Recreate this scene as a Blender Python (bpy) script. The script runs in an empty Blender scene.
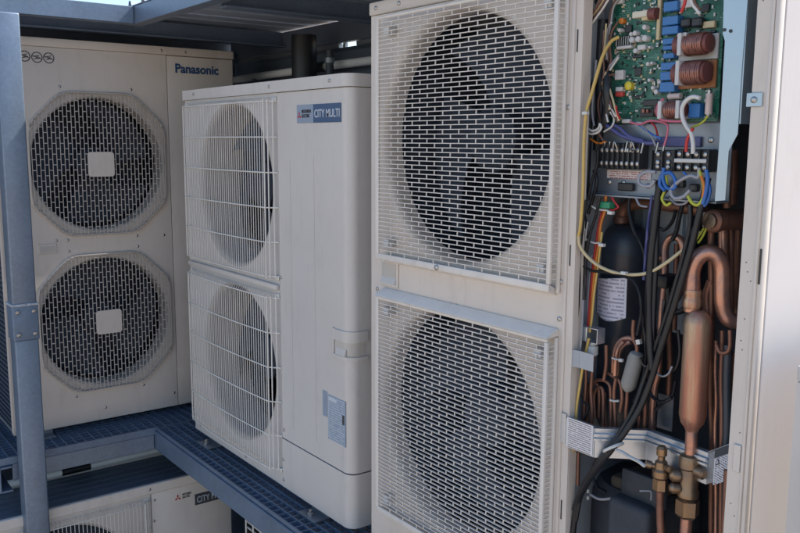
import bpy, bmesh, math, random
from mathutils import Vector, Matrix
random.seed(7)
PI = math.pi
S = bpy.context.scene
C = S.collection

# ------------------------------------------------------------------ camera
cam = bpy.data.objects.new('camera', bpy.data.cameras.new('camera')); C.objects.link(cam)
cam.data.sensor_width = 36; cam.data.lens = 37.845
cam.data.clip_start = .02; cam.data.clip_end = 500
_r, _u, _b = [[0.798618, -0.60182, 0.004592], [0.084976, 0.120311, 0.989093], [-0.595809, -0.789517, 0.147222]]
cam.matrix_world = Matrix(((_r[0], _u[0], _b[0], 0), (_r[1], _u[1], _b[1], 0), (_r[2], _u[2], _b[2], 1.16), (0, 0, 0, 1)))
S.camera = cam
# ------------------------------------------------------------------ sky, sun, exposure
SUN_EL, SUN_AZ = math.radians(47), math.radians(-9)      # azimuth counter-clockwise from +X: behind the units, to the right
w = bpy.data.worlds.new('World'); S.world = w; w.use_nodes = True
nt = w.node_tree; bg = nt.nodes['Background']
sky = nt.nodes.new('ShaderNodeTexSky'); sky.sky_type = 'NISHITA'; sky.sun_disc = False
sky.sun_elevation = SUN_EL; sky.sun_rotation = math.radians(90) - SUN_AZ
sky.dust_density = .6; sky.ozone_density = 1.5
nt.links.new(sky.outputs[0], bg.inputs[0]); bg.inputs[1].default_value = .1
sl = bpy.data.lights.new('sun', 'SUN'); sl.energy = 4.0; sl.angle = math.radians(.5); sl.color = (1, .93, .82)
sun = bpy.data.objects.new('sun', sl); C.objects.link(sun)
sd = Vector((math.cos(SUN_EL) * math.cos(SUN_AZ), math.cos(SUN_EL) * math.sin(SUN_AZ), math.sin(SUN_EL)))
sun.rotation_euler = sd.to_track_quat('Z', 'Y').to_euler(); sun.location = sd * 30
S.view_settings.view_transform = 'Standard'; S.view_settings.look = 'None'
S.view_settings.exposure = 1.28; S.view_settings.gamma = 1
S.render.engine = 'CYCLES'

# ------------------------------------------------------------------ materials
MATS = {}
def mat(name, col, rough=.5, metal=0, var=.08, scale=6, bump=0, bscale=40, spec=.5, col2=None, dirt=0, coat=0, streak=0, ramp=(.3, .72)):
    if name in MATS: return MATS[name]
    m = bpy.data.materials.new(name); m.use_nodes = True; t = m.node_tree; b = t.nodes['Principled BSDF']
    b.inputs['Roughness'].default_value = rough; b.inputs['Metallic'].default_value = metal
    b.inputs['Specular IOR Level'].default_value = spec
    if coat: b.inputs['Coat Weight'].default_value = coat
    tc = t.nodes.new('ShaderNodeTexCoord')
    n = t.nodes.new('ShaderNodeTexNoise'); n.inputs['Scale'].default_value = scale; n.inputs['Detail'].default_value = 6
    n.inputs['Roughness'].default_value = .65
    if streak:
        mp = t.nodes.new('ShaderNodeMapping'); mp.inputs['Scale'].default_value = (1, 1, streak)
        t.links.new(tc.outputs['Object'], mp.inputs[0]); t.links.new(mp.outputs[0], n.inputs['Vector'])
    else: t.links.new(tc.outputs['Object'], n.inputs['Vector'])
    r = t.nodes.new('ShaderNodeValToRGB'); r.color_ramp.elements[0].position = ramp[0]; r.color_ramp.elements[1].position = ramp[1]
    c2 = col2 or tuple(c * (1 + var) for c in col); c1 = col if col2 else tuple(c * (1 - var) for c in col)
    r.color_ramp.elements[0].color = (*c1, 1); r.color_ramp.elements[1].color = (*c2, 1)
    t.links.new(n.outputs[0], r.inputs[0]); out = r.outputs[0]
    if dirt:                                            # grime specks and run marks with a shape of their own
        n2 = t.nodes.new('ShaderNodeTexNoise'); n2.inputs['Scale'].default_value = 17; n2.inputs['Detail'].default_value = 9; n2.inputs['Roughness'].default_value = .75
        mp2 = t.nodes.new('ShaderNodeMapping'); mp2.inputs['Scale'].default_value = (1, 1, .25)
        t.links.new(tc.outputs['Object'], mp2.inputs[0]); t.links.new(mp2.outputs[0], n2.inputs['Vector'])
        r2 = t.nodes.new('ShaderNodeValToRGB'); r2.color_ramp.elements[0].position = .52; r2.color_ramp.elements[1].position = .8
        r2.color_ramp.elements[0].color = (0, 0, 0, 1); r2.color_ramp.elements[1].color = (dirt, dirt, dirt, 1)
        t.links.new(n2.outputs[0], r2.inputs[0])
        mx = t.nodes.new('ShaderNodeMix'); mx.data_type = 'RGBA'
        t.links.new(r2.outputs[0], mx.inputs[0]); t.links.new(out, mx.inputs[6]); mx.inputs[7].default_value = (.16, .14, .115, 1)
        out = mx.outputs[2]
    t.links.new(out, b.inputs['Base Color'])
    rr = t.nodes.new('ShaderNodeMapRange'); rr.inputs[3].default_value = max(.02, rough - .1); rr.inputs[4].default_value = min(1, rough + .1)
    t.links.new(n.outputs[0], rr.inputs[0]); t.links.new(rr.outputs[0], b.inputs['Roughness'])
    if bump:
        bn = t.nodes.new('ShaderNodeTexNoise'); bn.inputs['Scale'].default_value = bscale; bn.inputs['Detail'].default_value = 4
        t.links.new(tc.outputs['Object'], bn.inputs['Vector'])
        bp = t.nodes.new('ShaderNodeBump'); bp.inputs['Strength'].default_value = bump; bp.inputs['Distance'].default_value = .004
        t.links.new(bn.outputs[0], bp.inputs['Height']); t.links.new(bp.outputs[0], b.inputs['Normal'])
    MATS[name] = m; return m

def galv(name, col, rough=.42, scale=45, metal=.85):
    m = mat(name, col, rough, metal, .12, 5, .05, 25, dirt=.25); t = m.node_tree; b = t.nodes['Principled BSDF']
    tc = [n for n in t.nodes if n.type == 'TEX_COORD'][0]
    v = t.nodes.new('ShaderNodeTexVoronoi'); v.inputs['Scale'].default_value = scale
    t.links.new(tc.outputs['Object'], v.inputs['Vector'])
    mx = t.nodes.new('ShaderNodeMix'); mx.data_type = 'RGBA'; mx.blend_type = 'MULTIPLY'; mx.inputs[0].default_value = .22
    old = b.inputs['Base Color'].links[0].from_socket
    t.links.new(old, mx.inputs[6])
    bw = t.nodes.new('ShaderNodeMapRange'); bw.inputs[3].default_value = .6; bw.inputs[4].default_value = 1.15
    sp = t.nodes.new('ShaderNodeSeparateColor'); t.links.new(v.outputs['Color'], sp.inputs[0]); t.links.new(sp.outputs[0], bw.inputs[0])
    t.links.new(bw.outputs[0], mx.inputs[7]); t.links.new(mx.outputs[2], b.inputs['Base Color'])
    return m

def printed(name, paper, ink, rows, cols, fill=.5, rough=.55):
    """paper with lines of fine print too small to read (object space: x across, z up)"""
    m = bpy.data.materials.new(name); m.use_nodes = True; t = m.node_tree; b = t.nodes['Principled BSDF']; b.inputs['Roughness'].default_value = rough
    tc = t.nodes.new('ShaderNodeTexCoord'); sx = t.nodes.new('ShaderNodeSeparateXYZ'); t.links.new(tc.outputs['Generated'], sx.inputs[0])
    def M(op, a, b_=None):
        n = t.nodes.new('ShaderNodeMath'); n.operation = op
        for i, v in enumerate((a, b_)):
            if v is None: continue
            if isinstance(v, (int, float)): n.inputs[i].default_value = v
            else: t.links.new(v, n.inputs[i])
        return n.outputs[0]
    row = M('MULTIPLY', sx.outputs[2], rows); fr = M('FRACT', row); line = M('LESS_THAN', fr, .45)
    fl = M('FLOOR', row)
    cx = t.nodes.new('ShaderNodeCombineXYZ'); t.links.new(M('MULTIPLY', sx.outputs[0], cols), cx.inputs[0]); t.links.new(M('MULTIPLY', fl, 3.37), cx.inputs[1])
    n = t.nodes.new('ShaderNodeTexNoise'); n.inputs['Scale'].default_value = 1.3; n.inputs['Detail'].default_value = 3; t.links.new(cx.outputs[0], n.inputs['Vector'])
    on = M('GREATER_THAN', n.outputs[0], 1 - fill)
    mar = M('MULTIPLY', M('GREATER_THAN', sx.outputs[0], .06), M('LESS_THAN', sx.outputs[0], .94))
    k = M('MULTIPLY', M('MULTIPLY', line, on), mar)
    mx = t.nodes.new('ShaderNodeMix'); mx.data_type = 'RGBA'; t.links.new(k, mx.inputs[0]); mx.inputs[6].default_value = (*paper, 1); mx.inputs[7].default_value = (*ink, 1)
    t.links.new(mx.outputs[2], b.inputs['Base Color']); MATS[name] = m; return m

CREAM = mat('cream_paint', (.60, .54, .485), .42, var=.05, scale=3, dirt=.24, bump=.6, bscale=5)
IVORY = mat('ivory_paint', (.58, .555, .53), .38, var=.045, scale=2.5, dirt=.2, bump=.6, bscale=5)
BEIGE = mat('beige_paint', (.645, .585, .53), .42, var=.05, scale=3, dirt=.24, bump=.6, bscale=5)
GRILLE = mat('grille_plastic', (.72, .68, .63), .5, var=.06, scale=9, dirt=.3)
GUARD = mat('guard_plastic', (.50, .46, .42), .5, var=.06, scale=9, dirt=.3)
WIRE = mat('white_wire_coating', (.68, .66, .62), .45, var=.05, scale=12, dirt=.2)
BELL = mat('bell_mouth', (.50, .47, .43), .5, var=.06, dirt=.3)
FAN = mat('fan_plastic', (.30, .27, .24), .5, var=.1, dirt=.3)
FAND = mat('dark_fan_plastic', (.042, .052, .072), .75, var=.1, spec=.2)  # navy lift of lens haze is put into the fan colour
COIL = mat('coil_fins', (.05, .066, .092), .7, var=.2, scale=60)  # blacks raised to navy here, standing in for veiling haze
DARK = mat('dark_steel', (.05, .06, .075), .5, .3, var=.2, dirt=.2)
BLACK = mat('black_rubber', (.008, .010, .014), .45, var=.25, scale=20)
BLACKP = mat('black_plastic', (.022, .024, .028), .4, var=.15)
JACKET = mat('charcoal_jacket', (.035, .042, .054), .7, var=.25, scale=12, bump=.3, bscale=40, dirt=.2)
SCREW = mat('screw_steel', (.42, .41, .40), .35, .9, var=.1)
GALV = galv('galvanised_steel', (.175, .23, .31), .42, 110, .45)
GALVD = galv('weathered_galvanised_steel', (.15, .205, .29), .5, 90, .35)
ZINC = mat('zinc_sheet', (.38, .47, .54), .36, .6, var=.06, scale=10, dirt=.12)
PLATE = mat('pale_steel', (.34, .38, .43), .4, .2, var=.08, scale=8, dirt=.2)
ZINCB = mat('bracket_zinc', (.50, .55, .61), .3, .7, var=.03, scale=14)
ZINCD = mat('dull_zinc_sheet', (.24, .27, .31), .42, .6, var=.1, scale=10, dirt=.2)
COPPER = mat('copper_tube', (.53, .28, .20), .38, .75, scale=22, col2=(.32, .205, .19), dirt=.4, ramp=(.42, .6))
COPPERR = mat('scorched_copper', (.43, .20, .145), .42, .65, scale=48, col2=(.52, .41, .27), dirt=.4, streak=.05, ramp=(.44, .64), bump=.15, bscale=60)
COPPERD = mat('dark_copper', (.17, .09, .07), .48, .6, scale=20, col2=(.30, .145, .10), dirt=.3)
BRASS = mat('brass', (.31, .20, .11), .42, .85, scale=22, col2=(.19, .155, .135), dirt=.4, bump=.1, bscale=90)
PAPER = printed('note_paper', (.60, .60, .70), (.30, .30, .38), 12, 7, .56)
SPECS = printed('spec_sticker', (.27, .34, .43), (.46, .51, .57), 19, 9, .56)
WARN = printed('warning_sticker', (.62, .62, .65), (.14, .14, .16), 17, 20, .55)
NOTES = printed('wiring_sticker', (.68, .67, .68), (.22, .2, .22), 14, 20, .6)
TLABEL = printed('terminal_sticker', (.62, .56, .56), (.35, .12, .12), 4, 30, .55)
WHITEP = mat('white_plastic', (.52, .52, .52), .4, var=.05)
BLUEP = mat('blue_plastic', (.035, .16, .42), .38, var=.1)
PINKC = mat('ceramic_pink', (.62, .5, .47), .5, var=.08)
YELP = mat('yellow_plastic', (.6, .5, .05), .4)
GREENP = mat('green_plastic', (.03, .25, .13), .4)
REDP = mat('red_plastic', (.5, .06, .05), .4)
BROWNB = mat('brown_bakelite', (.33, .14, .06), .5, var=.12)
WIND = mat('enamelled_winding', (.20, .08, .065), .32, .5, col2=(.33, .17, .14), scale=60)
FERR = mat('ferrite', (.16, .055, .05), .5)
BADGEL = mat('badge_pale_blue', (.27, .33, .42), .35, var=.03)
BADGED = mat('badge_navy', (.055, .105, .20), .35, var=.03)
BADGEK = mat('badge_charcoal', (.06, .065, .075), .35, var=.03)
LETTER = mat('badge_lettering', (.56, .60, .66), .4, var=.02)
LOGOB = mat('logo_blue', (.012, .06, .17), .4, var=.02)
LOGOR = mat('logo_red', (.45, .03, .03), .4, var=.02)
INK = mat('ink', (.04, .04, .05), .6, var=.02)
HOSE = mat('grey_insulation', (.26, .26, .25), .75, var=.15, scale=14)
FELT = mat('brown_felt', (.075, .06, .05), .95, var=.3, scale=60, bump=.6, bscale=90)
ROOF = mat('roof_sheet', (.36, .44, .55), .5, .1, var=.15, scale=3, dirt=.3)
CLAD = mat('cladding', (.12, .155, .205), .5, .2, var=.15, scale=3, dirt=.3)
PIPEW = mat('white_pvc', (.78, .80, .80), .4, var=.04, dirt=.1)
def wirem(n, c): return mat(n, c, .42, var=.08, scale=30)
W_YEL = wirem('yellow_cable', (.58, .40, .12)); W_CRM = wirem('cream_cable', (.55, .46, .28)); W_ORG = wirem('orange_wire', (.55, .17, .02))
W_RED = wirem('red_wire', (.5, .03, .03)); W_PNK = wirem('pink_wire', (.5, .13, .2)); W_WHT = wirem('white_wire', (.62, .62, .60)); W_BLU = wirem('blue_wire', (.03, .13, .42))
W_PUR = wirem('violet_wire', (.07, .08, .22)); W_BRN = wirem('brown_wire', (.16, .08, .06)); W_GRY = wirem('grey_wire', (.3, .31, .35)); W_YG = wirem('yellow_green_wire', (.42, .45, .05))
TIE = wirem('cable_tie', (.6, .6, .58))

def pcb_material():
    m = bpy.data.materials.new('circuit_board'); m.use_nodes = True; t = m.node_tree; b = t.nodes['Principled BSDF']; b.inputs['Roughness'].default_value = .35
    tc = t.nodes.new('ShaderNodeTexCoord')
    v = t.nodes.new('ShaderNodeTexVoronoi'); v.distance = 'CHEBYCHEV'; v.inputs['Scale'].default_value = 95; t.links.new(tc.outputs['Object'], v.inputs['Vector'])
    n = t.nodes.new('ShaderNodeTexNoise'); n.inputs['Scale'].default_value = 28; n.inputs['Detail'].default_value = 5; t.links.new(tc.outputs['Object'], n.inputs['Vector'])
    r = t.nodes.new('ShaderNodeValToRGB'); e = r.color_ramp.elements
    e[0].position = 0; e[0].color = (.008, .075, .055, 1); e[1].position = 1; e[1].color = (.022, .15, .10, 1)
    x = e.new(.5); x.color = (.012, .10, .07, 1)
    sp = t.nodes.new('ShaderNodeSeparateColor'); t.links.new(v.outputs['Color'], sp.inputs[0]); t.links.new(sp.outputs[0], r.inputs[0])
    bk = t.nodes.new('ShaderNodeTexBrick'); bk.inputs['Scale'].default_value = 55; bk.inputs['Mortar Size'].default_value = .035
    mp = t.nodes.new('ShaderNodeMapping'); mp.inputs['Rotation'].default_value = (PI / 2, 0, 0); t.links.new(tc.outputs['Object'], mp.inputs[0]); t.links.new(mp.outputs[0], bk.inputs['Vector'])
    bk.inputs['Color1'].default_value = (0, 0, 0, 1); bk.inputs['Color2'].default_value = (0, 0, 0, 1); bk.inputs['Mortar'].default_value = (1, 1, 1, 1)
    th = t.nodes.new('ShaderNodeMath'); th.operation = 'GREATER_THAN'; th.inputs[1].default_value = .54; t.links.new(n.outputs[0], th.inputs[0])
    mu = t.nodes.new('ShaderNodeMath'); mu.operation = 'MULTIPLY'; t.links.new(bk.outputs['Color'], mu.inputs[0]); t.links.new(th.outputs[0], mu.inputs[1])
    mx = t.nodes.new('ShaderNodeMix'); mx.data_type = 'RGBA'; t.links.new(mu.outputs[0], mx.inputs[0]); t.links.new(r.outputs[0], mx.inputs[6]); mx.inputs[7].default_value = (.10, .24, .19, 1)
    t.links.new(mx.outputs[2], b.inputs['Base Color']); return m
PCB = pcb_material()

# ------------------------------------------------------------------ mesh builder
class MB:
    def __init__(s): s.v = []; s.f = []
    def add(s, vs, fs):
        o = len(s.v); s.v += [tuple(p) for p in vs]; s.f += [tuple(i + o for i in f) for f in fs]; return s
    def box(s, x0, x1, y0, y1, z0, z1):
        return s.add([(x, y, z) for z in (z0, z1) for y in (y0, y1) for x in (x0, x1)],
                     [(0, 2, 3, 1), (4, 5, 7, 6), (0, 1, 5, 4), (2, 6, 7, 3), (0, 4, 6, 2), (1, 3, 7, 5)])
    def rbox(s, x0, x1, y0, y1, z0, z1, b=.003, seg=2):
        bm = bmesh.new()
        for z in (z0, z1):
            for y in (y0, y1):
                for x in (x0, x1): bm.verts.new((x, y, z))
        bm.verts.ensure_lookup_table()
        for f in [(0, 2, 3, 1), (4, 5, 7, 6), (0, 1, 5, 4), (2, 6, 7, 3), (0, 4, 6, 2), (1, 3, 7, 5)]: bm.faces.new([bm.verts[i] for i in f])
        bmesh.ops.bevel(bm, geom=bm.edges[:], offset=b, segments=seg, affect='EDGES', profile=.5)
        bm.verts.index_update(); s.add([v.co[:] for v in bm.verts], [[v.index for v in f.verts] for f in bm.faces]); bm.free(); return s
    def obox(s, c, ex, ey, ez):
        c = Vector(c); ex, ey, ez = Vector(ex) / 2, Vector(ey) / 2, Vector(ez) / 2
        return s.add([c + a * ex + b * ey + d * ez for d in (-1, 1) for b in (-1, 1) for a in (-1, 1)],
                     [(0, 2, 3, 1), (4, 5, 7, 6), (0, 1, 5, 4), (2, 6, 7, 3), (0, 4, 6, 2), (1, 3, 7, 5)])
    def lathe(s, prof, o=(0, 0, 0), ax=(0, 0, 1), n=24, caps=True):
        o = Vector(o); a = Vector(ax).normalized(); e = a.orthogonal().normalized(); g = a.cross(e); k = len(s.v); m = len(prof)
        vs = [o + a * h + (e * math.cos(2 * PI * i / n) + g * math.sin(2 * PI * i / n)) * r for r, h in prof for i in range(n)]
        fs = [(j * n + i, j * n + (i + 1) % n, (j + 1) * n + (i + 1) % n, (j + 1) * n + i) for j in range(m - 1) for i in range(n)]
        if caps: fs += [tuple(range(n - 1, -1, -1)), tuple((m - 1) * n + i for i in range(n))]
        return s.add(vs, fs)
    def cyl(s, p0, p1, r, r1=None, n=14):
        d = Vector(p1) - Vector(p0); return s.lathe([(r, 0), (r if r1 is None else r1, d.length)], p0, d, n)
    def tube(s, path, r, n=8, k=5, r1=None):
        P = [Vector(p) for p in path]
        if k > 1 and len(P) > 2:
            Q = []; E = [P[0] * 2 - P[1]] + P + [P[-1] * 2 - P[-2]]
            for i in range(1, len(E) - 2):
                a, b, c, d = E[i - 1:i + 3]
                for j in range(k):
                    t = j / k; Q.append(.5 * (2 * b + (c - a) * t + (2 * a - 5 * b + 4 * c - d) * t * t + (3 * b - a - 3 * c + d) * t ** 3))
            P = Q + [P[-1]]
        m = len(P); T = [(P[min(i + 1, m - 1)] - P[max(i - 1, 0)]).normalized() for i in range(m)]
        e = T[0].orthogonal().normalized(); vs = []
        for i in range(m):
            e = (e - T[i] * e.dot(T[i])).normalized(); g = T[i].cross(e); rr = r if r1 is None else r + (r1 - r) * i / (m - 1)
            vs += [P[i] + (e * math.cos(2 * PI * q / n) + g * math.sin(2 * PI * q / n)) * rr for q in range(n)]
        fs = [(j * n + i, j * n + (i + 1) % n, (j + 1) * n + (i + 1) % n, (j + 1) * n + i) for j in range(m - 1) for i in range(n)]
        fs += [tuple(range(n - 1, -1, -1)), tuple((m - 1) * n + i for i in range(n))]
        return s.add(vs, fs)
    def prism(s, poly, a, b, plane='xy'):
        m = {'xy': lambda p, t: (p[0], p[1], t), 'xz': lambda p, t: (p[0], t, p[1]), 'yz': lambda p, t: (t, p[0], p[1])}[plane]; n = len(poly)
        return s.add([m(p, a) for p in poly] + [m(p, b) for p in poly],
                     [tuple(range(n - 1, -1, -1)), tuple(range(n, 2 * n))] + [(i, (i + 1) % n, n + (i + 1) % n, n + i) for i in range(n)])
    def strip(s, pts, h, th, up=(0, 0, 1)):
        """upright sheet following a plan polyline: pts = top edge, h = height down, th = thickness"""
        for a, b in zip(pts, pts[1:]):
            a, b = Vector(a), Vector(b); d = (b - a); nr = d.cross(Vector(up)).normalized() * th; dn = Vector(up) * -h
            vs = [a, b, b + dn, a + dn, a + nr, b + nr, b + dn + nr, a + dn + nr]
            s.add(vs, [(0, 1, 2, 3), (7, 6, 5, 4), (0, 4, 5, 1), (1, 5, 6, 2), (2, 6, 7, 3), (3, 7, 4, 0)])
        return s
    def sheet(s, grid, off):
        off = Vector(off); a = len(grid); b = len(grid[0]); vs = [Vector(p) for r in grid for p in r]; N = a * b
        q = [(i * b + j, i * b + j + 1, (i + 1) * b + j + 1, (i + 1) * b + j) for i in range(a - 1) for j in range(b - 1)]
        fs = q + [tuple(N + i for i in reversed(f)) for f in q]
        rim = [i for i in range(b)] + [i * b + b - 1 for i in range(1, a)] + [(a - 1) * b + j for j in range(b - 2, -1, -1)] + [i * b for i in range(a - 2, 0, -1)]
        fs += [(rim[(i + 1) % len(rim)], rim[i], N + rim[i], N + rim[(i + 1) % len(rim)]) for i in range(len(rim))]
        return s.add(vs + [v + off for v in vs], fs)
    def holed(s, x0, x1, z0, z1, cx, cz, r, y, n=72):
        """flat panel facing -y with a round hole"""
        A = sorted({2 * PI * i / n for i in range(n)} | {math.atan2(z - cz, x - cx) % (2 * PI) for x in (x0, x1) for z in (z0, z1)})
        I, O = [], []
        for a in A:
            c, d = math.cos(a), math.sin(a); t = min(((x1 - cx) / c if c > 1e-9 else (x0 - cx) / c if c < -1e-9 else 9), ((z1 - cz) / d if d > 1e-9 else (z0 - cz) / d if d < -1e-9 else 9))
            I.append((cx + r * c, y, cz + r * d)); O.append((cx + t * c, y, cz + t * d))
        m = len(A); return s.add(I + O, [(i, (i + 1) % m, m + (i + 1) % m, m + i) for i in range(m)])
    def mesh(s, name, smooth=35):
        me = bpy.data.meshes.new(name); me.from_pydata(s.v, [], s.f)
        bm = bmesh.new(); bm.from_mesh(me); bmesh.ops.recalc_face_normals(bm, faces=bm.faces[:]); bm.to_mesh(me); bm.free()
        if smooth:
            me.polygons.foreach_set('use_smooth', [True] * len(me.polygons)); me.set_sharp_from_angle(angle=math.radians(smooth))
        return me
    def build(s, name, m, parent=None, smooth=35):
        o = bpy.data.objects.new(name, s.mesh(name, smooth)); o.data.materials.append(m); C.objects.link(o); o.parent = parent; return o
def put(name, me, parent, loc=(0, 0, 0), rot=(0, 0, 0)):
    o = bpy.data.objects.new(name, me); C.objects.link(o); o.parent = parent; o.location = loc; o.rotation_euler = rot; return o
def thing(name, label, cat, loc=(0, 0, 0), rz=0, group=None):
    o = bpy.data.objects.new(name, None); C.objects.link(o); o.location = loc; o.rotation_euler = (0, 0, rz); o.empty_display_size = .1
    o['label'] = label; o['category'] = cat
    if group: o['group'] = group
    return o
def stuff(o): o['kind'] = 'stuff'; return o
def text(name, body, size, loc, m, parent, rot=(PI / 2, 0, 0), bold=0, sx=1, align='LEFT', ext=.0006):
    cu = bpy.data.curves.new(name, 'FONT'); cu.body = body; cu.size = size; cu.extrude = ext; cu.offset = bold; cu.align_x = align; cu.resolution_u = 3
    t = bpy.data.objects.new(name, cu); C.objects.link(t); bpy.context.view_layer.update()
    me = bpy.data.meshes.new_from_object(t.evaluated_get(bpy.context.evaluated_depsgraph_get())); bpy.data.objects.remove(t); bpy.data.curves.remove(cu)
    me.materials.clear(); me.materials.append(m); o = put(name, me, parent, loc, rot); o.scale = (sx, 1, 1); return o
screw_me = MB().lathe([(.0055, 0), (.0055, .0018), (.004, .003), (.0012, .0034)], (0, 0, 0), (0, -1, 0), 10).mesh('screw'); screw_me.materials.append(SCREW)
def screws(parent, pts):
    for p in pts: put('screw', screw_me, parent, p)

# ------------------------------------------------------------------ the setting
def struct(o): o['kind'] = 'structure'; return o
CONC = mat('concrete', (.40, .315, .245), .9, var=.18, scale=1.5, bump=.3, bscale=30, dirt=.2)
GZ = -1.62
gm = MB()
gm.add([(-150, -150, GZ), (150, -150, GZ), (150, 150, GZ), (-150, 150, GZ)], [(0, 1, 2, 3)])
struct(gm.build('ground', CONC, smooth=0))

# platform: two channels, rear channels, grating
T = thing('steel_platform', 'galvanised grating platform on channel beams under the upper row of units', 'platform', (0, 0, 0))
def chan_y(name, x, y0, y1, zt, h, m, side=1, fl=.045, t=.007):      # web at x, flanges towards +x * side
    q = MB(); X = sorted((x, x + side * t)); F = sorted((x + side * t, x + side * fl))
    q.rbox(X[0], X[1], y0, y1, zt - h, zt, .002, 1); q.box(F[0], F[1], y0, y1, zt - t, zt - .0005); q.box(F[0], F[1], y0, y1, zt - h + .0005, zt - h + t)
    return q.build(name, m, T)
def chan_x(name, y, x0, x1, zt, h, m, side=1, fl=.045, t=.007, P=None):
    q = MB(); Y = sorted((y, y + side * t)); F = sorted((y + side * t, y + side * fl))
    q.rbox(x0, x1, Y[0], Y[1], zt - h, zt, .002, 1); q.box(x0, x1, F[0], F[1], zt - t, zt - .0005); q.box(x0, x1, F[0], F[1], zt - h + .0005, zt - h + t)
    return q.build(name, m, P or T)
chan_x('beam', 3.305, .66, 1.212, -.055, .065, GALV)
MB().rbox(.69, .742, 3.2815, 3.3045, -.12, -.056, .002, 1).build('cleat', GALVD, T)
chan_y('beam', 1.215, -.9, 3.36, -.040, .08, GALVD)
chan_y('beam', .61, 3.29, 4.05, -.056, .10, GALVD)
chan_y('beam', 1.98, -.9, 4.05, -.056, .10, GALVD, -1)
chan_x('beam', 4.06, .62, 1.98, -.056, .10, GALVD, -1)
for (xx, yy) in ((1.90, -.86), (1.90, 1.6), (1.90, 4.0), (.665, 3.96), (1.26, -.86)):
    MB().rbox(xx - .04, xx + .04, yy - .04, yy + .04, GZ, -.157, .004).build('leg', GALVD, T)
def grating(x0, x1, y0, y1, px, py):
    q = MB(); zt = -.026; h = .028
    x = x0
    while x < x1 + 1e-6: q.box(x - .0022, x + .0022, y0, y1, zt - h, zt); x += px
    y = y0 + py / 2
    while y < y1: q.box(x0, x1, y - .002, y + .002, zt - h * .9, zt - .0015); y += py
    q.box(x0, x1, y0 - .004, y0, zt - h, zt); q.box(x0, x1, y1, y1 + .004, zt - h, zt)
    return stuff(q.build('grating', GALVD, T, 0))
grating(1.225, 1.97, -.88, 3.295, .033, .036)
grating(.615, 1.97, 3.308, 4.04, .036, .033)

# front corner post with its splice sleeve
P = thing('steel_post', 'galvanised square steel post with bolted splice sleeve before the twin mesh-fan unit', 'post', (.7165, 3.24, GZ))
MB().rbox(-.041, .041, -.041, .041, .004, .44 - GZ, .006, 3).build('lower_tube', GALV, P)
MB().rbox(-.041, .041, -.041, .041, .566 - GZ, 1.594 - GZ, .006, 3).build('upper_tube', GALV, P)
q = MB(); q.rbox(-.0445, .0445, -.0445, .0445, .437 - GZ, .572 - GZ, .005, 3).build('sleeve', GALVD, P)
for zz in (.462, .545):
    for xx in (-.028, .028):
        MB().lathe([(.008, 0), (.008, .005), (.005, .007)], (xx, -.0445, zz - GZ), (0, -1, 0), 6).build('bolt', SCREW, P, 25)
MB().rbox(-.075, .075, -.075, .075, 0, .01, .002).build('base_plate', GALV, P)
q = MB(); q.rbox(-.0475, .0475, -.0475, .0475, .5645 - GZ, .5735 - GZ, .002, 1); q.build('weld_bead', mat('zinc_spray', (.5, .54, .58), .6, .4, var=.4, scale=60, bump=1, bscale=120), P)

# roof: eaves beams, sheets, rear cladding
RF = thing('canopy_roof', 'galvanised steel canopy with dark sheets over the upper units', 'roof', (0, 0, 0))
chan_x('eaves_beam', 3.235, .40, 1.173, 1.66, .064, GALV, 1, .05, .006, RF)
q = MB(); q.rbox(1.175, 1.181, 1.2, 3.30, 1.596, 1.66, .0015, 1); q.box(1.181, 1.235, 1.2, 3.30, 1.6535, 1.6595); q.box(1.181, 1.225, 1.2, 3.30, 1.5965, 1.602); q.build('eaves_beam', GALV, RF)
q = MB(); q.rbox(.40, 2.02, 3.53, 3.536, 1.586, 1.655, .0015, 1); q.box(.40, 2.02, 3.49, 3.53, 1.586, 1.592); q.build('purlin', GALVD, RF)
q = MB(); q.rbox(1.24, 1.86, 2.62, 2.626, 1.586, 1.655, .0015, 1); q.box(1.24, 1.86, 2.58, 2.62, 1.586, 1.592); q.build('purlin', GALVD, RF)
q = MB(); q.rbox(1.24, 1.86, 1.3, 1.306, 1.586, 1.655, .0015, 1); q.box(1.24, 1.86, 1.26, 1.30, 1.586, 1.592); q.build('purlin', GALVD, RF)
def roof_sheet(x0, x1, y0, y1):
    q = MB(); n = max(1, round((y1 - y0) / .15)); st = (y1 - y0) / n; poly = []
    for i in range(n):
        y = y0 + i * st; poly += [(y + (.001 if i == 0 else 0), 1.664), (y + st * .74, 1.664), (y + st * .80, 1.684), (y + st * .94, 1.684)]
    poly.append((y1 - .001, 1.664)); up = [(a, b + .0025) for a, b in poly[::-1]]
    q.prism(poly + up, x0, x1, 'yz'); return q.build('roof_sheet', ROOF, RF, 20)
ys = [1.25, 2.0, 2.75, 3.30]
for a, b in zip(ys, ys[1:]): roof_sheet(1.176, 2.06, a, b)
roof_sheet(.40, 2.06, 3.302, 3.702); roof_sheet(.40, 2.06, 3.704, 4.20)
for (xx, yy) in ((1.93, 1.55), (1.93, 4.02), (.44, 4.02)):
    MB().rbox(xx - .03, xx + .03, yy - .03, yy + .03, -.157 if xx != 1.22 else -.04, 1.594, .004).build('roof_post', GALVD, RF)
chan_x('rear_rail', 4.09, .47, 1.90, 1.60, .06, GALVD, -1, .05, .006, RF)

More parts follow.
